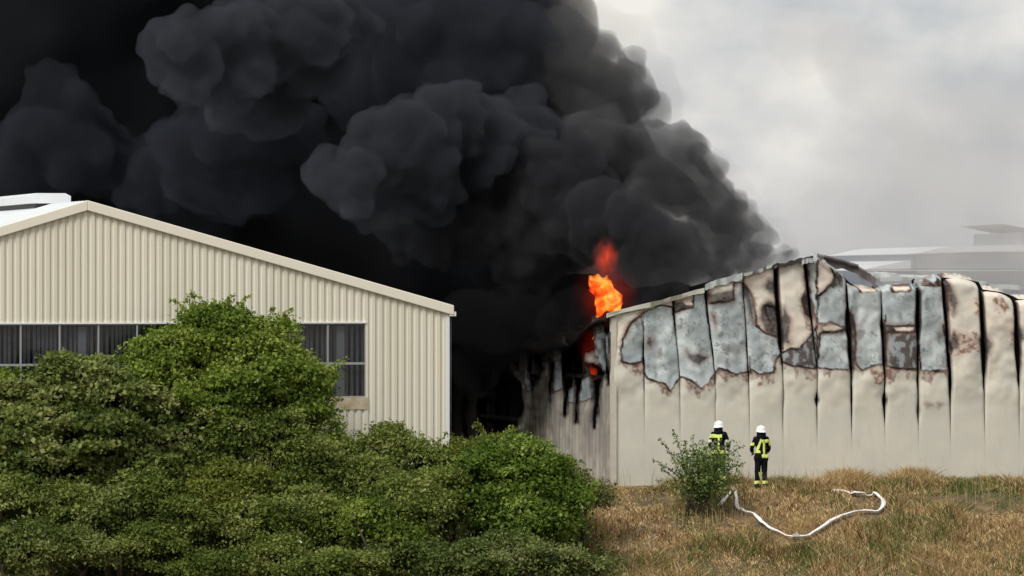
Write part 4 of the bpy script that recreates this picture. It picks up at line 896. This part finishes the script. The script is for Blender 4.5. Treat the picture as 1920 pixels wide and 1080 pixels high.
# ------------------------------------------------------------------ firefighters
def firefighter(px, py, Y, rz, label, pose):
    P0 = at(px, py, Y); root = empty('person', tuple(P0), rz); root.scale = (.86, .92, 1.0); tag(root, label, 'person', 'firefighters watching the burning hall')
    J = {}; R = {}; E = []
    def j(n, p, rad, par=None):
        J[n] = Vector(p); R[n] = rad
        if par: E.append((par, n))
    st = pose['stance']; tl = pose.get('twist', 0)
    j('pelvis', (0, 0, .93), (.17, .14)); j('waist', (0, 0, 1.08), (.18, .14), 'pelvis'); j('chest', (0, .0, 1.28), (.20, .15), 'waist'); j('sh', (0, .0, 1.41), (.15, .12), 'chest')
    j('neck', (0, -.01, 1.50), (.075, .075), 'sh'); j('head', (0, .0, 1.585), (.095, .11), 'neck'); j('crown', (0, .0, 1.65), (.08, .09), 'head')
    for s_, nm in ((-1, 'l'), (1, 'r')):
        j('hip' + nm, (.095 * s_, 0, .84), (.115, .125), 'pelvis'); j('knee' + nm, (.10 * s_ + st * s_ * .35, .02, .47), (.082, .09), 'hip' + nm)
        j('ank' + nm, (.10 * s_ + st * s_, -.01, .13), (.078, .085), 'knee' + nm); j('toe' + nm, (.11 * s_ + st * s_, .10, .05), (.05, .045), 'ank' + nm)
        a = pose['arm' + nm]; j('shd' + nm, (.19 * s_, 0, 1.385), (.085, .09), 'sh'); j('elb' + nm, a[0], (.065, .07), 'shd' + nm); j('wri' + nm, a[1], (.048, .052), 'elb' + nm)
    names = list(J); me = bpy.data.meshes.new('body'); me.from_pydata([J[n] for n in names], [(names.index(a), names.index(b)) for a, b in E], []); me.update()
    o = bpy.data.objects.new('body', me); COL.objects.link(o)
    sk = o.modifiers.new('skin', 'SKIN'); sk.use_smooth_shade = True
    for i, n in enumerate(names):
        v = me.skin_vertices[0].data[i]; v.radius = R[n]; v.use_root = (n == 'pelvis')
    o.modifiers.new('ss', 'SUBSURF').levels = 4; o.modifiers['ss'].render_levels = 4
    dg_ = bpy.context.evaluated_depsgraph_get(); me2 = bpy.data.meshes.new_from_object(o.evaluated_get(dg_)); o.modifiers.clear(); o.data = me2
    # cloth folds, wider jacket hem
    nV = len(me2.vertices); V = np.empty(nV * 3); me2.vertices.foreach_get('co', V); V = V.reshape(-1, 3)
    nr = np.empty(nV * 3); me2.vertices.foreach_get('normal', nr); nr = nr.reshape(-1, 3)
    V = V + nr * ((fbm(V[:, 0], V[:, 1], V[:, 2] * .6, 9, 3, 90) - .5) * .035)[:, None]
    hem = np.exp(-((V[:, 2] - .88) / .09) ** 2) * (np.abs(V[:, 0]) < .24); V[:, :2] *= (1 + .13 * hem)[:, None]
    me2.vertices.foreach_set('co', V.ravel()); me2.update(); me2.materials.clear(); me2.materials.append(M['suit']); o.parent = root
    me2.polygons.foreach_set('use_smooth', np.ones(len(me2.polygons), dtype=bool))
    fc = np.array([list(p.center) for p in me2.polygons]); ls = [list(p.vertices) for p in me2.polygons]
    def band(sel, m, name='reflective_band', inf=.010):
        ids = np.where(sel)[0]
        owner = {}
        for i in ids:
            for v in ls[i]: owner.setdefault(v, []).append(i)
        left = set(ids.tolist())
        while left:                                            # each separate patch of tape is its own part
            st_ = [left.pop()]; comp = []
            while st_:
                q = st_.pop(); comp.append(q)
                for v in ls[q]:
                    for w2 in owner[v]:
                        if w2 in left: left.discard(w2); st_.append(w2)
            if len(comp) >= 30: one_band(comp, m, name, inf)
    def one_band(ids, m, name, inf):
        used = sorted({v for i in ids for v in ls[i]}); mp_ = {v: k for k, v in enumerate(used)}
        b_ = mesh_np(name, V[used] + nr[used] * inf, [[mp_[v] for v in ls[i]] for i in ids], M[m], root, smooth=True)
        sd_ = b_.modifiers.new('t', 'SOLIDIFY'); sd_.thickness = .006
    x, y, z = fc.T; tor = np.abs(x) < .235
    back_ = y < .02
    for cond, m_ in pose['bands'](x, y, z, tor, back_): band(cond, m_)
    for nm, s_ in (('l', -1), ('r', 1)):
        w_ = J['wri' + nm]; e_ = J['elb' + nm]; ax = (w_ - e_).normalized(); dd_ = np.array([(Vector(c) - w_).dot(ax) for c in fc]); dr = np.linalg.norm(fc - np.array(w_), axis=1)
        band((dd_ > -.12) & (dd_ < -.05) & (dr < .15), 'silver', 'cuff_band')
        # gloved hand: palm, four fingers, thumb
        h = MB(); up = Vector((0, 0, 1)); sd = ax.cross(Vector((0, 1, 0))).normalized() if abs(ax.y) < .9 else Vector((1, 0, 0)); nn = sd.cross(ax).normalized()
        h.tube([w_ - ax * .02, w_ + ax * .03, w_ + ax * .085], [.034, .042, .040], 10, flat=.55)
        for q, (of, ln) in enumerate(((-.032, .068), (-.011, .080), (.011, .076), (.031, .060))):
            p = w_ + ax * .08 + sd * of; h.tube([p, p + ax * ln * .5 + nn * .006, p + ax * ln * .85 + nn * .03], [.0115, .0105, .008], 6)
        p = w_ + ax * .03 + sd * -.035; h.tube([p, p + ax * .035 - sd * .025, p + ax * .065 - sd * .03 + nn * .012], [.013, .012, .009], 6)
        h.build('glove', M['boot'], root, True)
        ft = MB(); an = J['ank' + nm]; ft.tube([(an.x, -.10, .035), (an.x, -.02, .055), (an.x, .08, .05), (an.x, .19, .035)], [.035, .052, .05, .03], 10, flat=.8); ft.tube([(an.x, -.02, .04), (an.x, -.015, .2)], [.062, .07], 10); ft.build('boot', M['boot'], root, True)
    # face
    hd = J['head']; fm = MB(); ht = pose['head']
    # helmet: shell, brim, neck guard
    hv = []; hf = []; nr_, nc_ = 10, 24
    prof = [(0, .165), (.05, .160), (.09, .140), (.118, .10), (.130, .05), (.134, .0), (.152, -.018), (.156, -.028), (.128, -.026)]
    he = MB()
    for i, (rr, zz) in enumerate(prof):
        rr *= 1.04; zz *= .86
        for k in range(nc_):
            a = 2 * math.pi * k / nc_; fr_ = 1.12 if i < 6 else 1.12 + (.10 * max(0, -math.sin(a)) if i in (6, 7) else 0)
            he.v.append((rr * math.cos(a), rr * math.sin(a) * fr_, zz - (.02 * max(0, -math.sin(a)) if i in (6, 7) else 0)))
    for i in range(len(prof) - 1):
        for k in range(nc_):
            a = i * nc_ + k; b_ = i * nc_ + (k + 1) % nc_; he.f.append([a, b_, b_ + nc_, a + nc_])
    he.f.append(list(range(nc_))[::-1])
    ho = he.build('helmet', M['helmet'], root, True); ho.location = (hd.x, hd.y, hd.z + .035); ho.rotation_euler = (0, 0, ht); ho.scale = (1.13, 1.05, 1)
    cr_ = MB(); cr_.tube([(0, -.15, .045), (0, -.09, .122), (0, 0, .145), (0, .09, .122), (0, .15, .045)], [.012, .014, .014, .014, .012], 6); cr_.build('helmet_ridge', M['helmet'], ho, True)
    ng = MB()
    for zz, rr in ((.0, .128), (-.06, .130), (-.12, .135), (-.17, .15)):
        for k in range(13):
            a = math.pi + math.pi * k / 12; ng.v.append((rr * math.cos(a) * 1.05, rr * math.sin(a) * 1.1, zz - .02))
    for i in range(3):
        for k in range(12): a = i * 13 + k; ng.f.append([a, a + 1, a + 14, a + 13])
    n_ = ng.build('neck_guard', M['suit'], ho, True); n_.modifiers.new('t', 'SOLIDIFY').thickness = .01
    # face with eyes, nose, mouth and ears, on the far side
    fcm = MB(); fcm.tube([(0, .03, -.13), (0, .05, -.09), (0, .055, -.03), (0, .04, .03)], [.035, .065, .082, .08], 14)
    fcm.tube([(0, .13, .0), (0, .155, -.035), (0, .135, -.045)], [.01, .016, .012], 6)
    for s_ in (-1, 1): fcm.tube([(.088 * s_, .03, -.02), (.094 * s_, .02, -.045)], [.016, .012], 6)
    fo = fcm.build('face', M['skin'], root, True); fo.location = ho.location; fo.rotation_euler = (0, 0, ht)
    for s_ in (-1, 1): e_ = MB(); e_.tube([(.03 * s_, .128, -.008), (.03 * s_, .136, -.008)], .009, 8); e_.build('eye', M['boot'], fo)
    e_ = MB(); e_.tube([(-.022, .128, -.075), (0, .134, -.077), (.022, .128, -.075)], .005, 5); e_.build('mouth', mat('lips', (.3, .12, .1)), fo)
    return root
def bandsR(x, y, z, tor, back):
    yield (tor & (z > .89) & (z < .985) & (x > -.02)), 'lime'
    yield (tor & (z > 1.02) & (z < 1.09) & (x < -.06)), 'lime'
    yield (tor & back & (np.abs(x - .055) < .032) & (z > .985) & (z < 1.36)), 'lime'
    yield (back & (np.abs(x) < .26) & (z > 1.30) & (z < 1.385) & (x > -.02)), 'lime'
    yield (back & (x < -.02) & (np.abs(x + .03 + (1.40 - z) * .42) < .035) & (z > 1.08) & (z < 1.42)), 'lime'
    yield ((np.abs(x) > .235) & (z > 1.22) & (z < 1.30)), 'lime'
    yield ((z > .18) & (z < .27)), 'lime'
    yield ((np.abs(x + .01) < .2) & (z > .27) & (z < .50) & (x < .03) & (x > -.04 - (z - .27) * .3) & (y < .1)), 'lime'
def bandsL(x, y, z, tor, back):
    yield (back & (z > 1.30) & (z < 1.40) & (x < .13)), 'lime'
    yield (tor & back & (np.abs(x - .03) < .03) & (z > .98) & (z < 1.30)), 'lime'
    yield (tor & (z > .88) & (z < .97)), 'lime'
    yield ((np.abs(x) > .225) & (z > 1.18) & (z < 1.25)), 'silver'
    yield ((z > .18) & (z < .27)), 'lime'
firefighter(1427, 920, 129.85, math.radians(14), 'standing firefighter in full view, white helmet, black suit with lime bands',
            dict(stance=.035, head=.15, arml=((-.30, .05, 1.13), (-.20, .24, 1.02)), armr=((.29, .02, 1.12), (.22, .22, 1.02)), bands=bandsR))
firefighter(1348, 911, 130.0, math.radians(-16), 'firefighter half hidden behind the sparse shrub, white helmet and lime shoulder band',
            dict(stance=.04, head=-.45, arml=((-.30, .02, 1.12), (-.27, .16, .93)), armr=((.31, .03, 1.14), (.24, .22, 1.0)), bands=bandsL))
